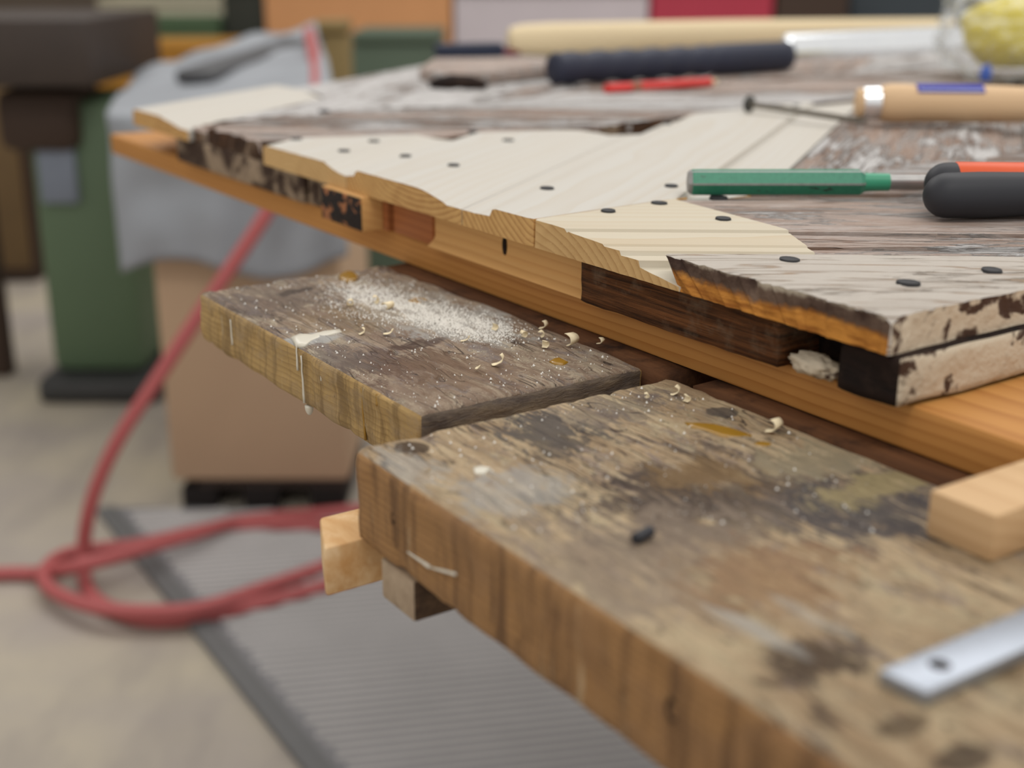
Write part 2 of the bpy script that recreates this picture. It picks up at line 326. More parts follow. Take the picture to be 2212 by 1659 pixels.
sp1 = [((890, 967), .0085, .0085, sc(96, 72, 48), .9, .15), ((1185, 940), .03, .022, sc(96, 88, 80), .8, .35), ((1560, 890), .008, .008, sc(96, 88, 84), .8, .2),
       ((1600, 1070), .045, .07, dk, .75, .5), ((1880, 1085), .03, .05, sc(92, 88, 92), .85, .5), ((1450, 1085), .03, .04, dk, .7, .5), ((1780, 985), .02, .035, sc(214, 196, 160), .7, .4),
       ((1890, 1055), .012, .03, sc(218, 196, 140), .7, .4), ((1100, 1060), .02, .025, wht, .65, .4), ((870, 1005), .02, .012, wht, .6, .4), ((1330, 1220), .04, .07, sc(190, 168, 146), .7, .5),
       ((1270, 900), .02, .05, grey, .5, .5), ((1660, 1240), .025, .03, sc(196, 152, 108), .7, .4), ((1760, 1430), .012, .02, sc(78, 56, 40), .85, .35), ((1600, 1350), .02, .004, wht, .5, .3),
       ((1650, 1370), .022, .004, wht, .5, .3), ((1750, 1330), .02, .004, wht, .45, .3), ((1530, 1030), .02, .02, och, .5, .4), ((2080, 1640), .006, .012, sc(84, 64, 46), .8, .3),
       ((1950, 1570), .005, .01, sc(100, 80, 54), .7, .3), ((1390, 1640), .02, .012, sc(80, 60, 46), .5, .3)]
p1m = [plank_top('front_plank_top', O1, sp1), plank_side('front_plank_side', sc(176, 132, 82), sc(132, 92, 54), sc(156, 116, 76), .0030, .8), rough_wood('plank_end', sc(150, 112, 66), sc(176, 136, 84), sc(128, 92, 56), (90, 10, 260), 0.001)]
plank_1 = gridbox('top_plank', O1[0], 0.5262, O1[1], 0.4605, 0.222, 0.2715, 0.0036, 0.005, wear, p1m, bench)
tag(plank_1, 'front bench plank with rounded corner, dark stain and drilled hole')
sp2 = [((960, 690), .05, .035, sc(224, 220, 212), .8, .6), ((880, 650), .05, .03, sc(214, 206, 192), .55, .6), ((1040, 720), .03, .02, wht, .6, .6), ((655, 735), .012, .025, sc(226, 224, 218), .9, .3),
       ((600, 640), .05, .05, sc(122, 104, 92), .6, .5), ((850, 790), .03, .04, sc(112, 76, 56), .7, .5), ((760, 690), .03, .03, sc(172, 142, 100), .5, .5), ((1000, 800), .04, .03, sc(160, 128, 100), .6, .5),
       ((640, 630), .006, .014, sc(70, 54, 46), .7, .3), ((900, 745), .008, .02, sc(84, 52, 38), .7, .3), ((730, 780), .03, .02, sc(134, 118, 108), .7, .5), ((820, 640), .01, .014, sc(110, 70, 50), .7, .3)]
p2m = [plank_top('rear_plank_top', O2, sp2, (sc(204, 182, 156), sc(168, 138, 116), sc(152, 138, 134)), 0.7, sc(222, 206, 178)), plank_side('rear_plank_side', sc(196, 162, 104), sc(148, 114, 66), sc(168, 142, 106)), rough_wood('plank_end_grey', sc(92, 82, 76), sc(128, 112, 92), sc(70, 62, 60), (60, 40, 200), 0.003)]
plank_2 = gridbox('top_plank', O2[0], 0.864, O2[1], 0.4612, 0.222, 0.2585, 0.0030, 0.0045, lambda p, L: wear(p, L, 0.0013, 40), p2m, bench)
tag(plank_2, 'shorter rear bench plank strewn with sawdust and shavings')
gridbox('rear_rail', 0.533, 0.868, 0.4625, 0.62, 0.2232, 0.2585, 0.02, 0.002, lambda p, L: wear(p, L, 0.0004), DRAIL, bench)
gridbox('rear_rail', -0.15, 0.512, 0.4625, 0.62, 0.2232, 0.2715, 0.02, 0.002, lambda p, L: wear(p, L, 0.0004), DRAIL, bench)
def loc_box(name, u0, u1, v0, v1, h0, h1, mats, parent, bev=0.0015, seg=2, **k):
    return box(name, (0, -(v1 - v0) * S, -(h1 - h0) * S), ((u1 - u0) * S, 0, 0), mats, parent, frame((1, 0), (u0, v0, h0)), bev, seg)
loc_box('bearer', 0.10, 0.17, 0.29, 1.35, 0.2716, 0.33, DRAIL, bench)
loc_box('bearer', -0.12, -0.05, 0.29, 1.35, 0.2716, 0.33, DRAIL, bench)
loc_box('bearer', 0.60, 0.66, 0.48, 1.35, 0.2586, 0.31, DRAIL, bench)
loc_box('side_rail', -0.14, 0.7, 1.25, 1.34, 0.1997, 0.2585, DRAIL, bench)
fh = H / S
for u, v, h in ((0.10, 0.33, .33), (-0.12, 0.33, .33), (0.10, 1.25, .33), (-0.12, 1.25, .33), (0.60, 1.25, .31)): loc_box('leg', u, u + 0.07, v, v + 0.08, h, fh, DRAIL, bench)
def prism_px(name, top, h0, h1, mats, parent, bev=0.0012, grain=None):   # plan corners (u, v), levels h0 to h1
    u0, v0 = top[0]; P = [((u - u0) * S, -(v - v0) * S) for u, v in top]; m = len(P)
    bm = bmesh.new(); a = [bm.verts.new((x, y, 0)) for x, y in P]; b = [bm.verts.new((x, y, -(h1 - h0) * S)) for x, y in P]
    bm.faces.new(a); bm.faces.new(b[::-1])
    for i in range(m): bm.faces.new((a[i], b[i], b[(i + 1) % m], a[(i + 1) % m]))
    bmesh.ops.recalc_face_normals(bm, faces=bm.faces)
    if bev: bmesh.ops.bevel(bm, geom=bm.edges[:], offset=bev, segments=2, affect='EDGES', profile=0.5)
    V = [v.co.copy() for v in bm.verts]; bm.verts.index_update(); Fc = [[v.index for v in f.verts] for f in bm.faces]; bm.free()
    return mesh(name, V, Fc, mats, parent, frame((1, 0), (u0, v0, h0)), smooth=30)
hb = 0.2716
CLEAT = rough_wood('cleat_pine', sc(214, 178, 132), sc(190, 144, 92), sc(224, 196, 156), (14, 60, 60), 0.0006)
q = [UV(690, 1117, hb), UV(699, 1186, hb)]; e = (q[1][0], q[1][1] + 0.16)
tag(prism_px('cleat', [q[0], q[1], (q[1][0] + 0.0, q[1][1] + 0.12), (q[0][0], q[0][1] + 0.12)], hb, hb + 0.0262, CLEAT, bench, 0.0015), 'pale pine cleat sticking out under the front plank')
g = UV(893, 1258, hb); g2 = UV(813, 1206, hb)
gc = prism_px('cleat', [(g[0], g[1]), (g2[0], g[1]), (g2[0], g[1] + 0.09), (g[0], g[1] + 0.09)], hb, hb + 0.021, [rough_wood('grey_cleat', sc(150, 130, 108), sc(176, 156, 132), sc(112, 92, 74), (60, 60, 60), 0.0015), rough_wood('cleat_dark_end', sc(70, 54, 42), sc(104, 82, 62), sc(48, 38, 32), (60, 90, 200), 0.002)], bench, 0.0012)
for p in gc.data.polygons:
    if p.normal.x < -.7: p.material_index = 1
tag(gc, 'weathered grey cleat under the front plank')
def blob(name, top, h, mat, parent, thick=0.0008):   # flat poured drop with a domed top, plan outline in (u, v)
    cu = sum(p[0] for p in top) / len(top); cv = sum(p[1] for p in top) / len(top); V = []; Fc = []; m = len(top)
    for sc_, z in ((1.0, -0.0012), (0.97, thick * .6), (0.75, thick), (0.35, thick * 1.1)):
        for u, v in top: V.append(((u - cu) * sc_ * S, -(v - cv) * sc_ * S, z))
    for k in range(3):
        for i in range(m): Fc.append((k * m + i, k * m + (i + 1) % m, (k + 1) * m + (i + 1) % m, (k + 1) * m + i))
    Fc.append(tuple(range(3 * m, 4 * m))); Fc.append(tuple(range(m))[::-1])
    return mesh(name, V, Fc, mat, parent, frame((1, 0), (cu, cv, h)), smooth=True)
def px_blob(name, pts, mat, parent, thick=0.0008): return blob(name, [UV(x, y, 0.222) for x, y in pts], 0.222, mat, parent, thick)
def ell(cx, cy, rx, ry, n=12, j=0.25): return [(cx + rx * math.cos(2 * math.pi * k / n) * (1 + j * (random.random() - .5)), cy + ry * math.sin(2 * math.pi * k / n) * (1 + j * (random.random() - .5))) for k in range(n)]
px_blob('resin_drop', [(1476, 914), (1500, 914), (1540, 917), (1580, 926), (1622, 940), (1632, 946), (1600, 951), (1560, 946), (1520, 932), (1495, 926)], GLUE, plank_1)
px_blob('resin_drop', ell(1650, 962, 28, 6), GLUE, plank_1)
px_blob('resin_drop', ell(902, 651, 24, 7), GLUE, plank_2, 0.0007)
px_blob('resin_drop', [(1186, 783), (1196, 776), (1208, 774), (1222, 781), (1230, 785), (1215, 790), (1198, 789)], GLUE, plank_2, 0.0009)
px_blob('resin_drop', ell(753, 598, 20, 11), GLUE, plank_2, 0.0009)
px_blob('glue_smear', [(628, 730), (645, 722), (672, 724), (700, 716), (735, 712), (740, 718), (700, 728), (672, 738), (658, 748), (640, 746)], GLUEW, plank_2, 0.0007)
px_blob('glue_smear', [(1022, 1012), (1040, 1008), (1062, 1012), (1048, 1024), (1026, 1026)], GLUEW, plank_1, 0.0007)
def front_drip(px0, px1, v, wd, mat, parent):  # run of glue down a plank's front face
    def on(x, y):
        k, r = ray(x, y); # plane v = const in drawing units
        d = np.array([k, 1.0]); t = v / float(d @ B2); return float(t * d @ A2), r * t
    (ua, ha), (ub, hb_) = on(*px0), on(*px1)
    path = []
    for i in range(7):
        t = i / 6; path.append(xyz(ua + (ub - ua) * t + 0.0008 * nz(i * 1.7, ua * 40, 0), v - 0.0002, ha + (hb_ - ha) * t))
    return tube('glue_drip', path, lambda t: wd * .5 * (0.8 + 0.7 * t + 0.3 * nz(t * 6, wd * 900, ua * 30)), mat, parent, 8)
for a, b_, wd, mt in (((651, 768), (658, 870), .0009, GLUEW), ((498, 690), (503, 745), .0008, GLUEW), ((694, 790), (696, 822), .0009, GLUEW), ((782, 838), (790, 950), .0009, GLUE), ((640, 740), (644, 800), .0008, GLUEW), ((815, 850), (816, 875), .0014, GLUE)):
    front_drip(a, b_, 0.3105, wd, mt, plank_2)
for a, b_, wd, mt in (((882, 1192), (930, 1225), .0010, GLUEW), ((930, 1225), (985, 1240), .0009, GLUEW)):
    front_drip(a, b_, 0.2595, wd, mt, plank_1)
for px, py, rr_ in ((1452, 1535, .0042), (850, 1120, .0026)):
    k_, r_ = ray(px, py); dd = np.array([k_, 1.0]); tt = 0.2595 / float(dd @ B2)
    lathe('nail_hole', [(0, .0034 * rr_ / .0042), (.0006, .0030 * rr_ / .0042), (.0004, .0004)], VOID, plank_1, frame((0, -1), (float(tt * dd @ A2), 0.2598, r_ * tt)), 14, ry=.8, rz=1.2)
k_, r_ = ray(670, 922); dd = np.array([k_, 1.0]); tt = 0.3125 / float(dd @ B2)
tube('glue_drip', [xyz(float(tt * dd @ A2), 0.3125, 0.2575 + 0.0012 * i) for i in range(6)], lambda t: 0.0022 * math.sqrt(max(0.05, 1 - t * t * .9)), GLUEW, plank_2, 8)
# ------------------------------------------------------------------ pine batten on the bench under the door
bt = loc_box('batten', 0.10, 1.592, 0.4787, 0.60, 0.19985, 0.2231, BATT, None, 0.002)
tag(bt, 'long orange pine batten lying between the bench and the old door', 'batten')
# ------------------------------------------------------------------ the old plank door
door = thing('plank_door', 'old chevron plank door with peeling white paint and fresh pine repair boards', 'door', xyz(0.7, 0.8, 0.1996))
ANG = math.radians(54); CA, SA = math.cos(ANG), math.sin(ANG); ZT = 0.155; HB = 0.1726
def cross(a, b): return a[0] * b[1] - a[1] * b[0]
def cut(ax, n, r, ln):
    p0, d = ln; return cross((p0[0] - r * n[0], p0[1] - r * n[1]), d) / cross(ax, d)
EDGE = ((0, 0.4606), (1, 0)); RIGHT = ((0.377, 0), (0, 1)); M1 = ((0.665, 0.46), (0.06, 1)); M2A = ((1.1096, 0.5045), (-0.363, 1)); M2B = ((1.055, 0.908), (0.084, 1)); M3 = ((1.285, 0.46), (0.05, 1))
FARU = ((1.95, 0), (0, 1)); FARV = ((0, 2.25), (1, 0))
def dens(prof, step):
    out = [prof[0]]
    for a, b in zip(prof, prof[1:]):
        k = max(1, int(math.ceil(math.hypot(b[0] - a[0], b[1] - a[1]) / step)))
        out += [(a[0] + (b[0] - a[0]) * i / k, a[1] + (b[1] - a[1]) * i / k) for i in range(1, k + 1)]
    return out
def board(name, kind, prof, near, far, mats, seg=20, step=0.01, jn=0.0, jf=0.0, relief=0.0, hb=HB, drop=0.0, under=None, chip=None, tilt=0.0):
    ax = (CA, SA) if kind == 'C' else (-CA, SA); n = (ax[1], -ax[0])
    prof = [(r, h + drop) for r, h in dens(prof, step)]; m = len(prof)
    rs = [p[0] for p in prof]; r0 = (rs[0] + rs[-1]) / 2
    nf = near if callable(near) else (lambda r: max(cut(ax, n, r, l) for l in near)); ff = far if callable(far) else (lambda r: min(cut(ax, n, r, l) for l in far))
    s0 = nf(r0); ra, rb_ = (rs[0], rs[-1]) if under is None else under; k = 2 * m; V = []; Fc = []; fm = []
    low = [(ra + (r - rs[0]) / (rs[-1] - rs[0]) * (rb_ - ra), hb) for r in rs]; loop = prof + low
    for i in range(seg + 1):
        t = i / seg
        for j, (r, h) in enumerate(loop):
            a, b = nf(r), ff(r); b = max(b, a + 0.0005); top = j < m
            if jn: a += jn * (nz(r * 130, h * 260, s0) + 0.6 * nz(r * 420, h * 500, 3 + s0))
            if chip and top: a += chip(r)
            if jf: b += jf * (nz(r * 120, h * 200, s0 + 9))
            s = a + (b - a) * t; hh = h
            if top and relief:
                hh += relief * (0.9 * nz(s * 6, r * 150, s0) + 0.7 * nz(s * 14, r * 400, 2) + 1.2 * max(0, nz(s * 9, r * 45, 7) - .15))
                if t in (0, 1): hh += relief * 1.5 * abs(nz(r * 200, t, 5))
            V.append(((s - s0) * S, (r - r0) * S, -(hh - ZT + tilt * (s - s0)) * S))
    for i in range(seg):
        for j in range(m - 1):
            a, b = i * k + j, (i + 1) * k + j
            Fc += [(a, a + 1, b + 1, b), (a + m, b + m, b + m + 1, a + m + 1)]; fm += [0, 0]
        for j in (0, m - 1): Fc.append((i * k + j, (i + 1) * k + j, (i + 1) * k + j + m, i * k + j + m)); fm.append(0)
    for i, q in ((0, 1), (seg, 2)):
        for j in range(m - 1): Fc.append((i * k + j, i * k + j + 1, i * k + j + 1 + m, i * k + j + m)); fm.append(q)
    if len(mats) == 2: mats = (mats[0], mats[1], mats[1])
    o = mesh(name, V, Fc, mats, door, frame(ax, (s0 * ax[0] + r0 * n[0], s0 * ax[1] + r0 * n[1], ZT)), fm, smooth=28)
    return o
LED = 0.1617
# fresh boards across the middle
def ogee(r_hi, r_lo, h_hi, h_lo, n=7): return [(r_hi + (r_lo - r_hi) * i / n, h_hi + (h_lo - h_hi) * (i / n) ** 1.6) for i in range(1, n + 1)]
b1 = board('board', 'C', [(.4765, LED)] + ogee(.4765, .509, LED, ZT)[:-1][::1] + [(.507, ZT), (.600, ZT), (.607, ZT + .002)], [EDGE], [M2A], (PINE_A, END_B), 24, .006, .0006)
b2 = board('board', 'C', [(.3355, LED), (.351, LED)] + [(.351 + .0395 * t, LED - (LED - ZT) * (1 - (1 - t) ** 1.8)) for t in (.12, .25, .4, .55, .7, .85, 1)] + [(.459, ZT), (.4625, ZT + .001), (.465, LED - .002), (.4760, LED)],
           [EDGE], [M2A], (PINE_A, END_A), 24, .006, .0008)
def b3far(r): ax, n = (CA, SA), (SA, -CA); return cut(ax, n, r, M2A if r > .3235 else M2B)
b3 = board('board', 'C', [(.1525, LED - .001), (.199, LED - .0015), (.2005, ZT + .0008), (.203, ZT), (.3010, ZT), (.3045, ZT + .001), (.307, LED - .001), (.3225, LED), (.3230, LED), (.3241, LED), (.3348, LED)],
           [EDGE, M1], b3far, (PINE_A, END_A), 24, .006, .0008)
def b4far(r):
    ax, n = (-CA, SA), (SA, CA); a = cut(ax, n, r, ((.5525, .5712), (1, 0.1))); b = cut(ax, n, r, ((.5525, .5712), (.0577, .0275)))
    return a if r > .7825 else b
M1b = ((0.6643, 0.46), (0.06, 1))
b4 = board('board', 'D', [(.694, .1700), (.7215, .1655), (.7225, LED), (.735, LED), (.737, ZT + .0042), (.748, ZT + .0042), (.7495, ZT + .0030), (.764, ZT + .0024), (.7775, ZT + .0016), (.7790, ZT + .0024), (.7805, ZT + .0002), (.786, ZT), (.8940, ZT)],
           [EDGE, M1b], b4far, (PINE_B, END_B), 24, .005, .0007)
for o in (b1, b2, b3): tag(o, 'fresh pale pine repair board')
tag(b4, 'fresh pine patch board with moulded edge')
# old painted boards on the near side of the first seam (rows running across the picture)
def oldprof(a, b): return [(a, LED), (a + .02, LED), (a + .022, ZT + .0045), (a + .034, ZT + .0044), (a + .0355, ZT + .0095), (a + .038, ZT + .0095), (a + .039, ZT + .0030), (a + .050, ZT + .0022), (a + .0508, ZT + .0045), (a + .0518, ZT + .0020), (a + .062, ZT + .0012), (a + .0630, ZT + .0098), (a + .0668, ZT + .0098), (a + .0674, ZT + .0003), (b - .004, ZT), (b, ZT + .002)]
b5 = board('board', 'D', [(.5762, ZT + .003), (.580, ZT), (.706, ZT), (.7105, ZT + .0005), (.713, ZT + .003)], [EDGE], [RIGHT], (PAINT_4, BROKEN, CRUST), 60, .0025, .0024, .0012, .0008, drop=-.0006, under=(.5762, .694),
           chip=lambda r: .010 * max(0, (r - .704) / .009) + .002 * abs(nz(r * 300, 1, 1)))
tag(b5, 'old whitewashed corner board with broken rotten edge')
def a4(r): ax, n = (-CA, SA), (SA, CA); return max(b4far(r), cut(ax, n, r, EDGE)) + .0006
o1 = board('board', 'D', oldprof(.7145, .8945), lambda r: a4(max(r, .7225)), [RIGHT], (PAINT_3, ROT), 110, .0025, .0012, 0, .0011, drop=.0012)
o2 = board('board', 'D', oldprof(.8975, 1.079), [M1], [RIGHT], (PAINT_1, ROT), 90, .004, .0008, 0, .0009, drop=.0014)
o3 = board('board', 'D', oldprof(1.081, 1.262), [M1], [RIGHT], (PAINT_1, ROT), 60, .006, 0, 0, .0009, drop=.0014)
o4 = board('board', 'D', oldprof(1.264, 1.445), [M1], [RIGHT], (PAINT_3, ROT), 30, .01, 0, 0, 0, drop=.0014)
o5 = board('board', 'D', oldprof(1.447, 1.63), [M1], [RIGHT], (PAINT_1, ROT), 30, .01, 0, 0, 0, drop=.0014)
# old boards between the first and second seams (pointing away from the camera)
M1c = ((0.666, 0.46), (0.06, 1))
edges = [.1505, -.03, -.213, -.396, -.58, -.76]
for i in range(5):
    hi, lo = edges[i], edges[i + 1] + .002
    board('board', 'C', [(lo, LED)] + [(lo + .02, LED), (lo + .023, ZT + .004), (lo + .05, ZT + .002), (lo + .053, ZT)] + [(hi - .026, ZT), (hi - .024, ZT + .003), (hi - .020, ZT + .003), (hi - .018, ZT + .0015), (hi - .004, ZT + .0015), (hi, ZT + .004)], [M1c], [M2B],
          ((PAINT_1, PAINT_2, PAINT_3)[i % 3], ROT), 70 if i < 2 else 24, .004 if i < 2 else .012, 0, 0, .001 if i < 2 else 0, drop=.0030)
# rows beyond the second seam
def c3far(r):
    ax, n = (-CA, SA), (SA, CA); a = cut(ax, n, r, M2A); b = cut(ax, n, r, M2B); va = a * ax[1] + r * n[1]
    return (a if va < .735 else b) - .001
bounds = [1.105, 1.283, 1.466, 1.65, 1.83, 2.01, 2.19, 2.37]
for i in range(7):
    a, b = bounds[i] + .001, bounds[i + 1] - .001
    o = board('board', 'D', oldprof(a, b), [((0, 0.4690), (1, 0)), M3], c3far, ((PAINT_3, PAINT_1, PAINT_2)[i % 3], ROT), 60 if i < 2 else 24, .005 if i < 2 else .012, .004 if i == 0 else .001, 0, .0014 if i < 2 else .0, drop=.0012, chip=(lambda r: .012 * max(0, nz(r * 60, 3, 1) + .2)) if i < 2 else None)
    if i == 0: o3a = o
M3b = ((1.287, 0.46), (0.05, 1))
tag(board('board', 'C', [(.757, ZT + .007), (.778, ZT + .0068), (.782, ZT + .006), (.818, ZT + .001), (.822, ZT), (.890, ZT), (.895, ZT + .004)], [EDGE], [((0, .71), (1, 0))], (PINE_A, END_A), 16, .01, .0008), 'fresh pine board at the far end of the door')
board('board', 'C', [(.757, LED), (.80, ZT + .001), (.85, ZT), (.862, ZT + .003)], [((0, .713), (1, 0))], [FARU, FARV], (PAINT_2, ROT), 20, .01, drop=.001)
edges = [.755, .574, .39, .207, .02, -.16, -.34]
for i in range(6):
    hi, lo = edges[i], edges[i + 1] + .002
    board('board', 'C', [(lo, LED), (lo + .02, LED), (lo + .023, ZT + .003), (lo + .06, ZT)] + [(hi - .004, ZT), (hi, ZT + .004)], [((0, .468), (1, 0)), M3b], [FARU, FARV], ((PAINT_2, PAINT_1, PAINT_3)[i % 3], ROT), 50 if i == 0 else 24, .006 if i == 0 else .012, .004 if i == 0 else 0, 0, .0014 if i == 0 else 0, drop=.001)
# nail heads
def nail_head(px, parent, h=ZT, r=.0050, old=False):
    u, v = UV(*px, h); M = frame((1, 0), (u, v, h)) @ Matrix.Rotation(random.uniform(-.5, .5), 4, 'Z'); V = []; Fc = []; n = 14
    rings = [(1.10, -.0008), (1.0, .0010), (.88, .0007), (.6, .0004), (.2, .0005)]
    for k, z in rings:
        for i in range(n):
            t = 2 * math.pi * i / n; q = 1 + .07 * nz(3 * math.cos(t), 3 * math.sin(t), px[0]); V.append((k * r * S * q * math.cos(t) * 1.12, k * r * S * q * math.sin(t) * .9, z))
    for j in range(len(rings) - 1):
        for i in range(n): Fc.append((j * n + i, j * n + (i + 1) % n, (j + 1) * n + (i + 1) % n, (j + 1) * n + i))
    Fc.append(tuple(range((len(rings) - 1) * n, len(rings) * n)))
    return mesh('nail_head', V, Fc, [NAIL], parent, M, smooth=60)
for p in ((743, 327), (640, 301), (808, 306)): nail_head(p, b1)
for p in ((876, 338), (980, 358), (1098, 304), (1022, 285)): nail_head(p, b2)
for p in ((1182, 408), (1450, 403), (1440, 265), (1720, 229)): nail_head(p, b3)
for p in ((1424, 440), (1314, 457), (1562, 474)): nail_head(p, b4)
for p in ((1705, 563), (1962, 613), (2142, 586)): nail_head(p, b5, ZT - .0006, .0054)
nail_head((1552, 428), o1, ZT + .0012, .006)
for p in ((700, 240),): nail_head(p, door, ZT + .001, .006)
# raised weathered piece near the far edge; black lump paints its hollow's shade
rp = [UV(x, y, ZT + .001) for x, y in ((905, 172), (960, 190), (1010, 190), (1195, 165), (1180, 148), (935, 150))]
rb = prism_px('raised_board', rp, ZT - .016, ZT + .001, PAINT_3, door, 0.004)
hl = UV(990, 189, ZT)
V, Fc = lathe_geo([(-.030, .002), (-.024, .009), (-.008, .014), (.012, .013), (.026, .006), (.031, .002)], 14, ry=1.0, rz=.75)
mesh('hollow_shade', V, Fc, VOID, door, Matrix.Translation(xyz(*hl, ZT - .004)), smooth=True)
# frame below the boards
HF = 0.1996
loc_box('frame_rail', 1.02, 1.33, 0.468, 0.56, HB + .0002, HF, CRUMB, door, .002)
loc_box('frame_rail', 0.957, 1.02, 0.472, 0.56, HB + .0002, HF, CRUMB, door, .002)
u_, v_ = UV(780, 510, HF)
fe = loc_box('frame_rail', .886, .9555, .4545, .60, HB + .0002, HF, [PATCH], door, .0008)
CHARC = loc_box('charred_end', .8865, .955, .4535, .4545, HB + .0012, HF - .0005, CHAR, door, .0003)
loc_box('frame_patch', .8135, .8725, .4745, .56, HB + .0002, HF, REDP, door, .0004); loc_box('frame_patch', .8775, .8855, .472, .56, HB + .0002, HF, REDP, door, .0004)
# fresh patch with a chamfered lower edge
def prism_uvh(name, u0, u1, prof, mats, parent):   # profile of (v, h) extruded along u
    V = []; m = len(prof)
    for u in (0, (u1 - u0) * S):
        for v, h in prof: V.append((u, -(v - prof[0][0]) * S, -(h - prof[0][1]) * S))
    Fc = [(i, (i + 1) % m, m + (i + 1) % m, m + i) for i in range(m)] + [tuple(range(m)), tuple(range(m, 2 * m))]
    return mesh(name, V, Fc, mats, parent, frame((1, 0), (u0, prof[0][0], prof[0][1])))
tag(prism_uvh('frame_patch', .622, .8130, [(.4765, HB + .0002), (.4765, HF - .007), (.4752, HF - .0045), (.4700, HF), (.56, HF), (.56, HB + .0002)], PATCH, door), 'fresh pine patch let into the frame')
lathe('knot', [(0, .0035), (.001, .003)], VOID, door, frame((0, -1), (.7197, .4768, .1835)) , 12, rz=1.6, ry=.6)
def ragged(name, u0, u1, v0, v1, mats, amp):
    return gridbox(name, u0, u1, v0, v1, HB + .0004, HF, .006, .001, lambda p, L: amp * (nz(p[0] * 30, p[2] * 160, 1) + .5 * nz(p[0] * 90, p[2] * 300, 4)) if p[1] < .01 else 0, mats, door)
tag(ragged('frame_rail', .452, .6215, .4668, .56, DARKR, .0010), 'dark weathered frame rail')
ragged('frame_rail', .41, .4515, .495, .56, VOID, .0008)  # set-back rail painted black for the shade of the open cavity
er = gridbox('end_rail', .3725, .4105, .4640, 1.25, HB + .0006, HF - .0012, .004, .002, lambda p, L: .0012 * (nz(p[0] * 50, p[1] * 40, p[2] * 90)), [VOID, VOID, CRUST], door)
tag(er, 'end rail of the door frame with flaking cream paint')
# crust of paint hanging on the frame
bm = bmesh.new(); bmesh.ops.create_icosphere(bm, subdivisions=4, radius=1)
for v in bm.verts:
    n_ = 1 + .22 * nz(*(v.co * 1.8)) + .16 * nz(*(v.co * 5)) + .12 * nz(*(v.co * 11)); v.co = Vector((v.co.x * .013, v.co.y * .006, v.co.z * .0048)) * n_
Vv = [v.co.copy() for v in bm.verts]; bm.verts.index_update(); Ff = [[v.index for v in f.verts] for f in bm.faces]; bm.free()
mesh('paint_crust', Vv, Ff, CRUST, door, frame((1, 0), (.431, .472, .1930)), smooth=True)
# ------------------------------------------------------------------ tools on the door and the bench
ZD = H - S * ZT                               # height of the door surface
def rest(px, py, z=ZD): return atz(px, py, z)
# green hexagonal cold chisel
p = rest(1488, 424); q = rest(2010, 424); rr = 0.0092 * S
hx = (p.y / 1) ; M = xframe(p + Vector((0, rr, rr * .9)), q + Vector((0, rr, rr * .9)))
kx = p.y / (F * CP + 405 * SP) * 1.0
PXW = (q - p).length / (2010 - 1488)          # metres per picture pixel along the tool
chis = thing('cold_chisel', 'green hexagonal steel cold chisel with chipped paint lying beside the pliers', 'chisel', p)
L_ = lambda x: (x - 1488) * PXW
V, Fc = lathe_geo([(L_(1489), rr * .78), (L_(1494), rr * 1.0), (L_(1500), rr * 1.06), (L_(1860), rr * 1.06), (L_(1872), rr * .80)], 6, rot=0.0)
hexo = mesh('handle', V, Fc, [GREEN, plain('worn_bare_edge', sc(150, 152, 150), .4, .5, var=.3, scale=300)], chis, M)
bv = hexo.modifiers.new('bevel', 'BEVEL'); bv.width = 0.0006; bv.segments = 1; bv.material = 1
lathe('end_cap', [(L_(1487), rr * .55), (L_(1488), rr * .8), (L_(1494), rr * .99), (L_(1495), rr * .8)], WORN, chis, M, 6, rot=0.0)
lathe('neck', [(L_(1860), rr * .80), (L_(1880), rr * .70), (L_(1925), rr * .66)], plain('green_neck', sc(62, 150, 116), 0.35), chis, M, 24)
lathe('shank', [(L_(1925), rr * .60), (L_(1935), rr * .58), (L_(2120), rr * .56), (L_(2150), rr * .5)], WORN, chis, M, 20)
V, Fc = lathe_geo([(L_(2150), rr * .5), (L_(2230), rr * .7), (L_(2330), rr * .75)], 16, ry=1.1, rz=.35)
mesh('blade', V, Fc, STEEL, chis, M @ Matrix.Translation((0, 0, -rr * .2)), smooth=40)
# wood chisel with beech handle
p = rest(1855, 270); q = rest(2230, 272); m_ = (q - p).length / (2230 - 1855); r0 = 43 * m_
wc = thing('wood_chisel', 'wood chisel with beech handle, steel striking ring and blue label', 'chisel', p)
M = xframe(p + Vector((0, r0, r0)), q + Vector((0, r0, r0 * .96))); X = lambda x: (x - 1855) * m_
lathe('handle', [(X(1856), 20 * m_), (X(1857), 28 * m_), (X(1861), 32 * m_), (X(1868), 33 * m_), (X(1906), 33 * m_), (X(1909), 36 * m_), (X(1913), 39 * m_), (X(1930), 43 * m_), (X(1960), 43 * m_), (X(1980), 41 * m_), (X(2130), 41 * m_), (X(2180), 40.5 * m_), (X(2240), 38 * m_), (X(2330), 38 * m_), (X(2400), 30 * m_), (X(2430), 26 * m_)], BEECH, wc, M, 36)
lathe('striking_ring', [(X(1869), 33.5 * m_), (X(1869.5), 36 * m_), (X(1905.5), 37.5 * m_), (X(1906), 33.5 * m_)], STEEL, wc, M, 36)
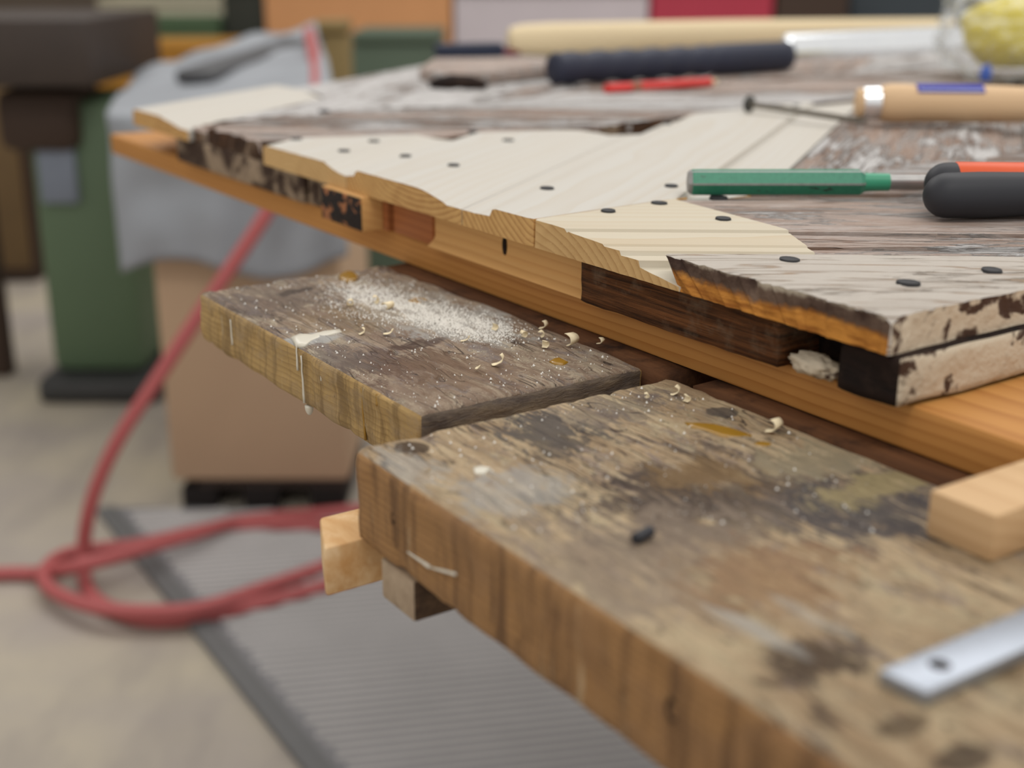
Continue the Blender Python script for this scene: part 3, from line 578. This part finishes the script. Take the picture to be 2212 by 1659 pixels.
def patch_on(name, x0, x1, a0, a1, r, mat, parent, M, n=14, th=.0002):
    V = []; Fc = []
    for x in (x0, x1):
        for k in range(n + 1):
            a = a0 + (a1 - a0) * k / n
            for rad in (r, r + th): V.append((x, rad * math.cos(a), rad * math.sin(a)))
    w_ = 2 * (n + 1)
    for k in range(n):
        a = 2 * k; Fc += [(a, a + 2, w_ + a + 2, w_ + a), (a + 1, w_ + a + 1, w_ + a + 3, a + 3), (a, a + 1, a + 3, a + 2), (w_ + a, w_ + a + 2, w_ + a + 3, w_ + a + 1)]
    Fc += [(0, w_, w_ + 1, 1), (2 * n, 2 * n + 1, w_ + 2 * n + 1, w_ + 2 * n)]
    return mesh(name, V, Fc, mat, parent, M, smooth=30)
RL = 42.6 * m_
lb = patch_on('label', X(1982), X(2126), math.radians(96), math.radians(140), RL * .99, BLUE, wc, M, th=.0006)
patch_on('label_line', X(1984), X(2122), math.radians(131), math.radians(134), RL * .99 + .0006, WHITE, lb, M, 2)
lathe('tang', [(X(2425), 16 * m_), (X(2470), 10 * m_), (X(2520), 9 * m_)], STEEL, wc, M, 16)
box('blade', (X(2515), -20 * m_, -4 * m_), (X(2900), 20 * m_, 3 * m_), STEEL, wc, M @ Matrix.Translation((0, 0, -24 * m_)), 0.0006)
# big nail leaning on its head
hd = rest(1618, 243) ; tip = rest(1878, 270); hr = 0.0072
hc = hd + Vector((0, 0, hr)); nl = thing('nail', 'long grey steel nail leaning on its head, pointing at the wood chisel', 'nail', tip)
M = xframe(hc, tip + Vector((0, 0, .0022))); nL = (tip - hc).length
lathe('shank', [(.001, .0026), (nL - .012, .0026), (nL - .002, .0008), (nL, .0003)], plain('grey_steel', sc(112, 106, 96), 0.45, 0.7), nl, M, 14)
lathe('head', [(-.002, .0062), (-.0014, hr), (.0006, hr), (.0016, .0032)], plain('nail_head_steel', sc(92, 92, 90), 0.45, 0.7), nl, M, 20)
# pliers
def grip(name, p, q, ra, rz, mat, parent, taper):
    M = xframe(p, q); L = (q - p).length; pr = []
    for i in range(9): t = i / 8 * math.pi / 2; pr.append((ra * (1 - math.cos(t)) * 1.0, max(.0003, math.sin(t))))
    pr += [(L * .25, 1.02), (L * .5, .96), (L * .8, .86), (L, .8)]
    V, Fc = lathe_geo([(x, r) for x, r in pr], 24, ry=ra, rz=rz); return mesh(name, V, Fc, mat, parent, M, smooth=50)
p1 = rest(2008, 474); D1 = p1.y; ks = D1 / (F * CP + 380 * SP)
pl = thing('pliers', 'pliers with black rubber grips inlaid with orange, cut off at the right', 'pliers', p1)
rz = 49 * ks; c1 = rest(2007, 481) + Vector((0, rz, rz)); c2 = c1 + Vector((.115, .012, 0))
grip('handle', c1, c2, rz * 1.05, rz, RUBBER, pl, 0)
c3 = c1 + Vector((.0075, 2.25 * rz, .0022)); c4 = c3 + Vector((.110, -.006, 0))
h2 = grip('handle', c3, c4, rz * 1.0, rz * .95, RUBBER, pl, 0)
V, Fc = lathe_geo([(.012, .3), (.0125, .8), (.016, 1.0), (.08, .99), (.09, .6)], 24, ry=rz * 1.02, rz=rz * .99)
tag(mesh('grip_inlay', V, Fc, ORANGE, h2, xframe(c3, c4), smooth=50), 'orange grip inlay')
c5 = c1 + Vector((.16, rz + .003, -.001))
for a, b in ((c2, c5 + Vector((.03, .006, 0))), (c4, c5 + Vector((.03, -.006, 0)))):
    M = xframe(a - (b - a).normalized() * .004, b); box('arm', (0, -.0055, -.0055), ((b - a).length, .0055, .0055), WORN, pl, M, .0015)
lathe('pivot', [(-.0075, .009), (-.0065, .0105), (.0065, .0105), (.0075, .009)], WORN, pl, Matrix.Translation(c5 + Vector((.022, 0, 0))) @ Matrix.Rotation(-math.pi / 2, 4, 'Y'), 20)
for sg in (1, -1):
    V, Fc = lathe_geo([(0, .009), (.02, .0085), (.05, .004)], 12, ry=.7, rz=.75)
    mesh('jaw', V, Fc, WORN, pl, Matrix.Translation(c5 + Vector((.028, sg * .0062, 0))), smooth=40)
# red carpenter pencil
pa = rest(1310, 200); pb = rest(1556, 184); r = .0045; M = xframe(pa + Vector((0, 0, r * .9)), pb + Vector((0, 0, r * .9))); Lp = (pb - pa).length
pc = thing('pencil', 'red carpenter pencil lying in front of the black gripped hammer', 'pencil', pa)
V, Fc = lathe_geo([(0, r), (Lp * .9, r)], 8, ry=1.35, rz=1.0, rot=math.pi / 8); mesh('body', V, Fc, RED, pc, M)
V, Fc = lathe_geo([(Lp * .9, r), (Lp * .965, r * .4)], 8, ry=1.35, rz=1.0, rot=math.pi / 8); mesh('sharpened_tip', V, Fc, HANDLE, pc, M)
V, Fc = lathe_geo([(Lp * .965, r * .4), (Lp, r * .12)], 8, ry=1.35, rz=1.0, rot=math.pi / 8); mesh('lead', V, Fc, GRAPH, pc, M)
V, Fc = lathe_geo([(Lp * .20, r * 1.02), (Lp * .27, r * 1.02)], 8, ry=1.35, rz=1.0, rot=math.pi / 8); mesh('printed_band', V, Fc, plain('pencil_print', sc(150, 90, 60), .5), pc, M)
# long hammer with navy rubber grip and bright steel shaft
ga = rest(1196, 190); gb = rest(1706, 156); rg = 37 * ga.y / (F * CP + 640 * SP)
hm = thing('hammer', 'steel shafted hammer with ribbed navy rubber grip lying across the old door', 'hammer', ga)
M = xframe(ga + Vector((0, rg, rg)), gb + Vector((0, rg, rg))); Lg = (gb - ga).length; pr = [(0, rg * .86), (.003, rg * .98)]
for i in range(60):
    t = (i + 1) / 61; rb2 = 1 - .13 * (0.5 + 0.5 * math.cos(t * 2 * math.pi * 9)) if t < .66 else 1.0
    pr.append((.003 + t * (Lg - .008), rg * rb2 * (1.0 if t > .1 else 1.0)))
pr += [(Lg - .002, rg * .97), (Lg, rg * .8)]
V, Fc = lathe_geo(pr, 28, ry=.92, rz=1.0); mesh('grip', V, Fc, NAVY, hm, M, smooth=60)
Ls = Lg * 1.0
box('shaft', (Lg - .004, -rg * .40, -rg * .95), (Lg + .62, rg * .40, rg * .95), STEEL, hm, M @ Matrix.Translation((0, 0, rg * .55)) @ Matrix.Rotation(math.radians(-27), 4, 'X'), .009, 4)
box('head', (Lg + .60, -.085, -rg * .9), (Lg + .65, .085, rg * 1.0), WORN, hm, M, .006, 3)
# pine handle with a dark blue end behind the hammer
wa = rest(1095, 128); wb = rest(2060, 110); rw = 36 * wa.y / (F * CP + 700 * SP)
wm = thing('mallet', 'long pale wooden handle with a dark blue end behind the steel hammer', 'mallet', wa)
M = xframe(wa + Vector((0, rw, rw * 1.03)), wb + Vector((0, rw, rw * 1.15))); Lw = (wb - wa).length
lathe('wooden_handle', [(0, rw * .3), (.004, rw * .75), (.02, rw * .93), (.06, rw), (Lw * .5, rw * 1.02), (Lw, rw * .9)], HANDLE, wm, M, 28, ry=.8)
box('blue_end', (-.098, -rw * .6, -rw * .96), (-.006, rw * .6, -rw * .1), plain('dark_blue_steel', sc(30, 38, 60), .45), wm, M, .005)
box('red_collar', (-.008, -rw * .5, -rw * .94), (.016, rw * .5, -rw * .45), plain('red_collar', sc(110, 30, 46), .5), wm, M, .003)
# clear plastic bag with a yellow packet
bc = rest(2198, 178); ky = bc.y / (F * CP + 700 * SP)
def lump(name, c, rad, mat, parent, amp, fr, sub=5, seed=0, ridged=False):
    bm = bmesh.new(); bmesh.ops.create_icosphere(bm, subdivisions=sub, radius=1)
    for v in bm.verts:
        d = v.co.normalized(); n_ = nz(d.x * fr + seed, d.y * fr, d.z * fr) + .5 * nz(d.x * fr * 2.3, d.y * fr * 2.3 + seed, d.z * fr * 2.3)
        if ridged: n_ = 1.2 * (abs(n_) - .25) + .35 * abs(nz(d.x * fr * 4, d.y * fr * 4 + seed, d.z * fr * 4))
        f = 1 + amp * n_; v.co = Vector([d[i] * rad[i] * f for i in range(3)])
        if v.co.z < -rad[2] * .86: v.co.z = -rad[2] * .86
    V = [v.co.copy() for v in bm.verts]; bm.verts.index_update(); Fc = [[v.index for v in f.verts] for f in bm.faces]; bm.free()
    return mesh(name, V, Fc, mat, parent, Matrix.Translation(c), smooth=True)
def clear_film():
    t = T('clear_plastic_film', 0.12, 0, 0.6); n = t.noise(t.map((30, 30, 30)), 1, 4)
    t.b.inputs['Alpha'].default_value = 1; t.col(sc(235, 240, 246)); fr = t.node('ShaderNodeLayerWeight', 1, i0=0.25)
    t.put(t.b.inputs['Alpha'], t.math('ADD', 0.10, t.math('MULTIPLY', fr, 0.5), True)); t.bump(n, .01, 1); return t.m
bag = thing('plastic_bag', 'crumpled clear plastic bag around a yellow packet at the right edge', 'bag', bc)
lump('yellow_packet', bc + Vector((.01, .05, 100 * ky)), (100 * ky * 1.15, .07, 84 * ky), plain('yellow_packet', sc(214, 196, 46), .45, var=.25, scale=25), bag, .12, 1.6, 4, 3)
lump('clear_wrap', bc + Vector((.01, .05, 98 * ky)), (134 * ky * 1.15, .10, 112 * ky), clear_film(), bag, .26, 2.6, 6, 1, True)
tag(lump('printed_patch', bc + Vector((-.045, -.028, 22 * ky)), (13 * ky, .004, 20 * ky), plain('blue_print', sc(70, 100, 180), .4), bag, .3, 3, 3, 8), 'blue printing on the bag')
# steel flat bar in the foreground, pine offcut, dark stub
zb = 0.222
sp_ = [UV(1898, 1446, zb - .006), UV(2004, 1496, zb - .006)]
d2 = np.array(UV(2212, 1440, zb - .006)) - np.array(sp_[1]); d1 = np.array(UV(2212, 1313, zb - .006)) - np.array(sp_[0])
fb = thing('steel_bar', 'flat bright steel bar with a hole lying at the front of the bench', 'bar', xyz(*sp_[1], zb))
e1 = np.array(sp_[0]) + d1 * 1.5; e2 = np.array(sp_[1]) + d1 * 1.5
pp = prism_px('plate', [tuple(sp_[0]), tuple(e1), tuple(e2), tuple(sp_[1])], zb - .006, zb - .0004, [plain('brushed_steel', sc(164, 170, 180), .42, .85, var=.08, scale=90)], fb, .0008)
hl = UV(2030, 1436, zb - .006); lathe('hole', [(0, .0016), (.0002, .0032)], VOID, fb, frame((1, 0), (hl[0], hl[1], zb - .0062)) @ Matrix.Rotation(math.pi / 2, 4, 'Y'), 16)
c_ = np.array(UV(2140, 1220, zb)); d_ = np.array(UV(1985, 1162, zb)); 
CUT = pine('offcut_pine', sc(206, 172, 130), sc(178, 138, 96), .01, -.09, .005, .4); CUTE = pine('offcut_end', sc(186, 156, 124), sc(150, 118, 88), .01, .03, .003, .5, 1)
ob = prism_px('wood_block', [tuple(c_), (d_[0], c_[1]), (d_[0], c_[1] + .068), (c_[0], c_[1] + .068)], zb - .0205, zb - .0003, CUT, None, .0014)
tag(ob, 'pale pine offcut block lying on the bench at the right edge', 'wood block')
a, b = atz(1371, 1165, .85 + .0024), atz(1407, 1146, .85 + .0024)
tag(lathe('rubber_stub', [(0, .0012), (.0004, .0019), ((b - a).length - .0004, .0019), ((b - a).length, .0012)], RUBBER, None, xframe(a, b), 14), 'small black rubber stub lying on the front bench plank', 'stub')
# wood shavings and sawdust on the bench planks
def shaving(px, L, wd, turns, ang, lift, group, label):
    p = atz(*px, .85 + .0009); n = 12; V = []; Fc = []
    R = L / max(turns * 2 * math.pi, .4)
    for i in range(n + 1):
        t = i / n; a = turns * 2 * math.pi * t; x, z = R * math.sin(a), R * (1 - math.cos(a)) * lift
        for y in (-wd / 2, wd / 2): V.append((x + (y * .35 * t), y * (1 - .3 * abs(2 * t - 1)), z + .0004 * nz(t * 5, y * 300, px[0])))
    for i in range(n): a = 2 * i; Fc.append((a, a + 1, a + 3, a + 2))
    o = mesh('wood_shaving', V, Fc, SHAV, None, Matrix.Translation(p) @ Matrix.Rotation(ang, 4, 'Z'), smooth=True, recalc=False)
    so = o.modifiers.new('thick', 'SOLIDIFY'); so.thickness = .0003; return tag(o, label, 'shaving', group)
big = [((757, 660), .011, .004, 1.0, .3, 1, 'ring-curled wood shaving near the far corner of the rear plank'),
       ((1066, 713), .006, .004, .45, 1, .8, 'pale wood shaving just beyond the tip of the sawdust patch'),
       ((1165, 709), .010, .003, .4, -.4, .6, 'thin flat wood shaving near the shaded back edge of the rear plank'),
       ((1130, 728), .008, .004, .7, .8, .9, 'crumpled wood shaving, left of a pair on the rear plank'), ((1168, 728), .007, .004, .6, .2, .9, 'crumpled wood shaving, right of a pair on the rear plank'),
       ((1228, 745), .012, .006, .5, -.6, .8, 'large curled wood shaving above the amber drop on the rear plank'), ((1176, 752), .007, .004, .5, 1.2, .8, 'small wood shaving left of the large curled one'),
       ((1062, 788), .012, .004, .35, .1, .6, 'long wood shaving in the middle of the rear plank'), ((1026, 796), .004, .003, .3, 0, .5, 'small white shaving at the left of the long one'),
       ((828, 722), .009, .004, .3, .2, .4, 'flat white shaving below the sawdust patch'), ((995, 737), .008, .002, .3, 0, .5, 'thin shaving at the lower edge of the sawdust patch'),
       ((810, 655), .008, .005, .6, .5, 1, 'curled shaving at the left end of the sawdust patch'), ((838, 668), .009, .006, .7, -.5, 1, 'tangled shaving inside the sawdust patch'),
       ((1395, 860), .005, .003, .6, .4, .9, 'tiny shaving near the far end of the front plank'), ((1448, 852), .010, .003, .4, -.2, .6, 'curved shaving close to the front plank end corner'),
       ((1655, 930), .013, .006, .4, -.5, .6, 'pale shaving beside the amber resin stain'), ((1480, 868), .006, .004, .5, .7, .8, 'small shaving on the front plank by its back corner'),
       ((775, 722), .008, .003, .4, .3, .6, 'pale sliver on the left part of the rear plank'), ((1290, 742), .008, .003, .4, -.5, .6, 'pale sliver at the back edge of the rear plank')]
for px, L, wd, tn, an, lf, lab in big: shaving(px, L, wd, tn, an, lf, 'wood shavings on the bench', lab)
def grains(name, n, fn, label, lo=.0002, hi=.0007):
    V = []; Fc = []
    for _ in range(n):
        x, y = fn(); p = atz(x, y, .85 + .0008); r = lo + (hi - lo) * random.random() ** 2.5; b0 = len(V); a = random.random() * 6.28
        for k in range(3): V.append((p.x + r * math.cos(a + 2.1 * k), p.y + r * math.sin(a + 2.1 * k), p.z - .0004))
        V.append((p.x, p.y, p.z + r * .8)); Fc += [(b0, b0 + 1, b0 + 3), (b0 + 1, b0 + 2, b0 + 3), (b0 + 2, b0, b0 + 3), (b0, b0 + 2, b0 + 1)]
    c0 = Vector(V[0]); o = mesh(name, [Vector(v) - c0 for v in V], Fc, DUSTM, None, Matrix.Translation(c0)); return tag(o, label, 'sawdust', None, 'stuff')
def patch():
    t = random.random(); x = 745 + 330 * t + random.gauss(0, 34); y = 628 + 92 * t + random.gauss(0, 15) * (1.2 - .4 * t)
    return (x, y)
def safe(f):
    def g():
        while True:
            x, y = f(); u, v = UV(x, y, .222)
            if .553 < u < .86 and .316 < v < .456 or (u < .52 and .265 < v < .455): return x, y
    return g
grains('sawdust', 9000, safe(patch), 'white sawdust spilled on the rear bench plank', .0002, .0006)
grains('sawdust', 420, safe(lambda: (random.uniform(480, 1420), random.uniform(590, 890))), 'loose crumbs of wood scattered over the rear bench plank', .0002, .0009)
grains('sawdust', 240, safe(lambda: (random.uniform(800, 1900), random.uniform(840, 1150))), 'loose crumbs of wood scattered over the front bench plank', .0002, .0008)
# ------------------------------------------------------------------ workshop behind
def wbox(name, px0, px1, D, z0, z1, depth, mat, parent=None, bev=.01):   # box whose front stands at distance D between two picture columns
    y = (CY if False else 700); x0, x1 = atD(px0, y, D).x, atD(px1, y, D).x; c = Vector(((x0 + x1) / 2, D, z0))
    return box(name, ((x0 - x1) / 2, 0, 0), ((x1 - x0) / 2, depth, z1 - z0), mat, parent, Matrix.Translation(c), bev)
def zat(y, D): return atD(1106, y, D).z
CARD = plain('cardboard', sc(182, 154, 126), .8, var=.08, scale=4); SHEET = plain('grey_plastic_sheet', sc(146, 150, 156), .5, 0, .4, .2, 5); MGREEN = plain('machine_green', sc(88, 108, 82), .5, 0, .4, .15, 3)
DARKB = plain('dark_brown_cabinet', sc(62, 46, 36), .7, var=.3, scale=5); IRON = plain('dark_iron', sc(66, 66, 66), .5, .4, var=.2)
cb = thing('cardboard_box', 'tall brown cardboard box on a low pallet behind the bench', 'box', (atD(540, 1040, 2.33).x, 2.33, 0.067))
zt = zat(262, 2.33)
wbox('carton', 340, 742, 2.33, .067, zt, .45, CARD, cb, .012)
wbox('lid_flap', 336, 746, 2.325, zt + .0005, zt + .006, .47, CARD, cb, .002)
pt = thing('pallet', 'low pallet coloured black as the shadow under the cardboard box', 'pallet', (atD(540, 1040, 2.40).x, 2.40, 0))
for x in (400, 540, 690): wbox('block', x - 40, x + 40, 2.345, 0, .048, .3, plain('pallet_shadow_black', sc(30, 24, 22), .8), pt, .004)  # black colour paints the shadow gap under the box
wbox('deck', 400, 735, 2.34, .0482, .0665, .36, plain('pallet_deck_shaded', sc(54, 44, 38), .8), pt, .003)  # deck darkened for the same shadow gap
# grey plastic sheet over the box and the heap behind it
nx, ny = 40, 44; V = []; Fc = []
for j in range(ny + 1):
    for i in range(nx + 1):
        t, s_ = i / nx, j / ny
        fx = atD(262 + 490 * t, 600, 2.28).x
        if s_ < .4: q_ = s_ / .4; x, D, z = fx, 2.28 + .02 * nz(t * 6, q_ * 3, 1), zat(590 - 26 * math.sin(t * 7) - 20 * t, 2.28) * (1 - q_) + (zt + .02) * q_
        else:
            q_ = (s_ - .4) / .6; e = atD(300 + 380 * t, 150 - 105 * t, 3.3); x = fx + (e.x - fx) * q_; D = 2.28 + (3.3 - 2.28) * q_; z = zt + .02 + (e.z - zt - .02) * q_ + .03 * q_ * nz(t * 4, q_ * 6, 4) + .02 * math.sin(q_ * 8 + t * 4) * q_ * (1 - q_) * 2
            z = max(z, zt + .012)
        V.append((x, D, z))
for j in range(ny):
    for i in range(nx): a = j * (nx + 1) + i; Fc.append((a, a + 1, a + nx + 2, a + nx + 1))
c0 = Vector(V[0]); sh = mesh('plastic_sheet', [Vector(v) - c0 for v in V], Fc, SHEET, None, Matrix.Translation(c0), smooth=True, recalc=False)
sh.modifiers.new('thick', 'SOLIDIFY').thickness = .004; tag(sh, 'crumpled grey plastic sheet draped over the cardboard box', 'sheet')
# green machine
gm = thing('woodworking_machine', 'old green cast-iron woodworking machine standing at the left', 'machine', atD(195, 880, 3.05) * 1)
gm_z = 0.07
wbox('pedestal', 100, 305, 3.05, .06, zat(215, 3.05), .32, MGREEN, gm, .03)
wbox('panel', 118, 196, 3.03, zat(440, 3.03), zat(315, 3.03), .03, plain('slate_panel', sc(120, 128, 142), .5), gm, .006)
wbox('base', 60, 330, 2.98, .0, .062, .46, IRON, gm, .02)
wbox('table', -160, 250, 2.9, zat(190, 2.9), zat(40, 2.9), .6, plain('machine_table', sc(58, 48, 42), .6, var=.3), gm, .01)
wbox('motor_housing', 40, 205, 3.0, zat(330, 3.0), zat(195, 3.0), .25, DARKB, gm, .03)
for x in (-120, -40): wbox('leg', x, x + 45, 3.2, .0, zat(190, 2.9) - .001, .06, DARKB, gm, .006)
cab = thing('cabinet', 'dark brown cabinet in the shadow behind the green machine', 'cabinet', (atD(0, 500, 4.2).x, 4.2, 0))
wbox('carcass', -420, 92, 4.25, .0, .86, .5, DARKB, cab, .01)
wbox('door', -400, -10, 4.23, .05, .82, .018, plain('cabinet_door', sc(78, 56, 38), .6, var=.25), cab, .004)
wbox('door', -6, 82, 4.23, .05, .82, .018, plain('cabinet_door_tan', sc(104, 82, 52), .6, var=.25), cab, .004)
# things stacked along the back of the workshop
def stack(name, px0, px1, D, y0, y1, depth, col, label, cat, on_floor=True, parts=None):
    zt_, zb_ = zat(y0, D), (0 if on_floor else zat(y1, D)); o = thing(name, label, cat, (atD((px0 + px1) / 2, 500, D).x, D, zb_)); m = plain(name, col, .65, var=.15, scale=3)
    wbox('body', px0, px1, D, zb_, zt_ - .03, depth, m, o, .012); wbox('lid', px0 + 1, px1 - 1, D - .01, zt_ - .029, zt_, depth + .02, m, o, .006); return o
stack('drawer_unit', 250, 600, 5.4, 95, 0, .5, sc(186, 132, 48), 'ochre drawer unit low behind the plastic sheet', 'drawers')
stack('tool_chest', 262, 516, 6.0, 42, 0, .5, sc(78, 104, 74), 'green tool chest behind the ochre drawer unit', 'chest')
stack('storage_crate', 275, 530, 6.6, -5, 0, .5, sc(196, 188, 164), 'cream storage crate at the back of the workshop', 'crate')
stack('gas_bottle_cage', 526, 602, 6.05, -30, 0, .4, sc(44, 48, 40), 'dark upright cage beside the brown crate', 'cage')
stack('wooden_crate', 610, 985, 5.0, -40, 0, .6, sc(196, 140, 92), 'large orange-brown wooden crate behind the door', 'crate')
stack('foam_pile', 990, 1380, 5.0, -30, 0, .6, sc(196, 186, 190), 'pile of pale lilac packing foam beyond the mallet', 'foam')
stack('red_trolley', 1385, 1630, 5.0, -40, 0, .5, sc(176, 52, 72), 'crimson trolley at the back of the workshop', 'trolley')
stack('brown_locker', 1635, 1780, 5.0, -60, 0, .5, sc(64, 46, 34), 'narrow dark brown locker right of the crimson trolley', 'locker')
stack('steel_locker', 1785, 2030, 5.4, -60, 0, .5, sc(58, 66, 72), 'dark slate steel locker behind the bright hammer shaft', 'locker')
stack('plywood_sheet_stack', 2035, 2500, 5.6, -60, 0, .5, sc(150, 130, 104), 'stack of plywood behind the plastic bag', 'plywood')
po = stack('timber_post', 705, 775, 3.4, 45, 0, .09, sc(136, 116, 74), 'olive-brown timber post standing behind the door', 'post')
stack('waste_bin', 780, 960, 3.9, 70, 0, .35, sc(84, 98, 82), 'grey-green waste bin beyond the old door', 'bin')
# ribbed rubber mat
MAT = plain('grey_rubber_mat', sc(124, 123, 125), .7, var=.1, scale=5)
m0 = atz(262, 1120, 0); m1 = atz(490, 1392, 0); dirn = (m1 - m0).normalized(); side = Vector((-dirn.y, dirn.x, 0)); side = side if side.x > 0 else -side
Lm = 1.9; Wm = 1.3; o0 = m0 - dirn * .05; Mx = Matrix.Translation(o0) @ Matrix((dirn, side, Vector((0, 0, 1)))).transposed().to_4x4()
mt = thing('rubber_mat', 'grey ribbed rubber floor mat beside the coiled red hose', 'mat', o0)
inv = Mx.inverted(); far = inv @ Vector((atD(900, 600, 2.31).x, 2.31, 0)); poly = [(0, 0), (Lm, 0), (Lm, Wm), (max(.05, far.x), Wm)]
tq = (2.31 - o0.y - dirn.y * 0) ; poly = [(0, 0), (Lm, 0), (Lm, Wm)] + [((2.30 - o0.y - side.y * Wm) / dirn.y, Wm)] if side.y > 0 else [(0, 0), (Lm, 0), (Lm, Wm), (0, Wm)]
FX = poly[3][0]; V = [(x, y, z) for z in (0, .006) for x, y in poly]
mesh('base', V, [(3, 2, 1, 0), (4, 5, 6, 7)] + [(k, (k + 1) % 4, 4 + (k + 1) % 4, 4 + k) for k in range(4)], MAT, mt, Mx)
tag(box('border', (0, -.035, 0), (Lm, -.0005, .012), plain('mat_border', sc(104, 104, 104), .7), mt, Mx, .004), 'darker raised border')
rd = Mx.to_3x3().inverted() @ (atz(1250, 1438, 0) - atz(800, 1482, 0)).normalized(); V = []; Fc = []; n_r = 0
ang = math.atan2(rd.y, rd.x); cs, sn = math.cos(ang), math.sin(ang)
for k in range(-70, 130):
    off = k * .019; pts = []
    for t in np.linspace(-2.5, 2.5, 400):
        x, y = t * cs - off * sn, t * sn + off * cs
        if FX * y / Wm + .01 < x < Lm - .01 and .01 < y < Wm - .01: pts.append((x, y))
    if len(pts) > 3:
        (x0, y0), (x1, y1) = pts[0], pts[-1]; b0 = len(V); hw = .0048
        for x, y in ((x0, y0), (x1, y1)): V += [(x + sn * hw, y - cs * hw, .0055), (x, y, .0105), (x - sn * hw, y + cs * hw, .0055)]
        Fc += [(b0, b0 + 1, b0 + 4, b0 + 3), (b0 + 1, b0 + 2, b0 + 5, b0 + 4), (b0, b0 + 2, b0 + 1), (b0 + 3, b0 + 4, b0 + 5), (b0, b0 + 3, b0 + 5, b0 + 2)]
rb_o = mesh('ribs', V, Fc, plain('mat_rib', sc(186, 182, 180), .7), mt, Mx); rb_o['kind'] = 'stuff'
# red hose
HR = .0125; zh = .0125
hp = [atD(668, 70, 3.0), atD(682, 180, 2.6), atD(645, 330, 2.24), atD(583, 450, 2.20), atD(470, 620, 2.15), atD(345, 810, 2.1), atD(250, 960, 2.07), atD(196, 1090, 2.06)]
fl_ = lambda x, y, z=zh: atz(x, y, z)
hp += [fl_(180, 1210, .03), fl_(200, 1290), fl_(290, 1335), fl_(400, 1338), fl_(540, 1310), fl_(720, 1262), fl_(860, 1212), fl_(900, 1165), fl_(820, 1140), fl_(700, 1138), fl_(560, 1136), fl_(440, 1146), fl_(300, 1176, .022), fl_(150, 1195, .03), fl_(95, 1238, .03), fl_(120, 1280, .03), fl_(210, 1312, .036), fl_(330, 1322, .036), fl_(450, 1310, .036), fl_(600, 1260, .02), fl_(760, 1208), fl_(930, 1180, .038), fl_(1000, 1130), fl_(900, 1098), fl_(700, 1110), fl_(520, 1126, .02), fl_(400, 1160, .04), fl_(200, 1215, .06), fl_(60, 1240), fl_(-120, 1246), fl_(-400, 1240)]
def hz(p): return Vector((p.x, p.y, max(p.z, HR + .012))) if True else p
tag(tube('hose', [Vector((p.x, p.y, max(p.z, HR + .001))) for p in catmull(hp, 10)], HR, plain('red_hose', sc(172, 88, 88), .5, 0, .4, .08, 6), None, 12), 'red air hose rising from coils on the workshop floor', 'hose')

# dark strip of rubber lying on the sheet
a, b = atD(420, 185, 2.75), atD(665, 105, 3.15)
M = xframe(a, b); tag(box('rubber_strip', (0, -.05, 0), ((b - a).length, .05, .03), plain('dark_rubber_strip', sc(74, 74, 76), .6), None, M, .01), 'dark grey rubber strip lying on the plastic sheet', 'strip')
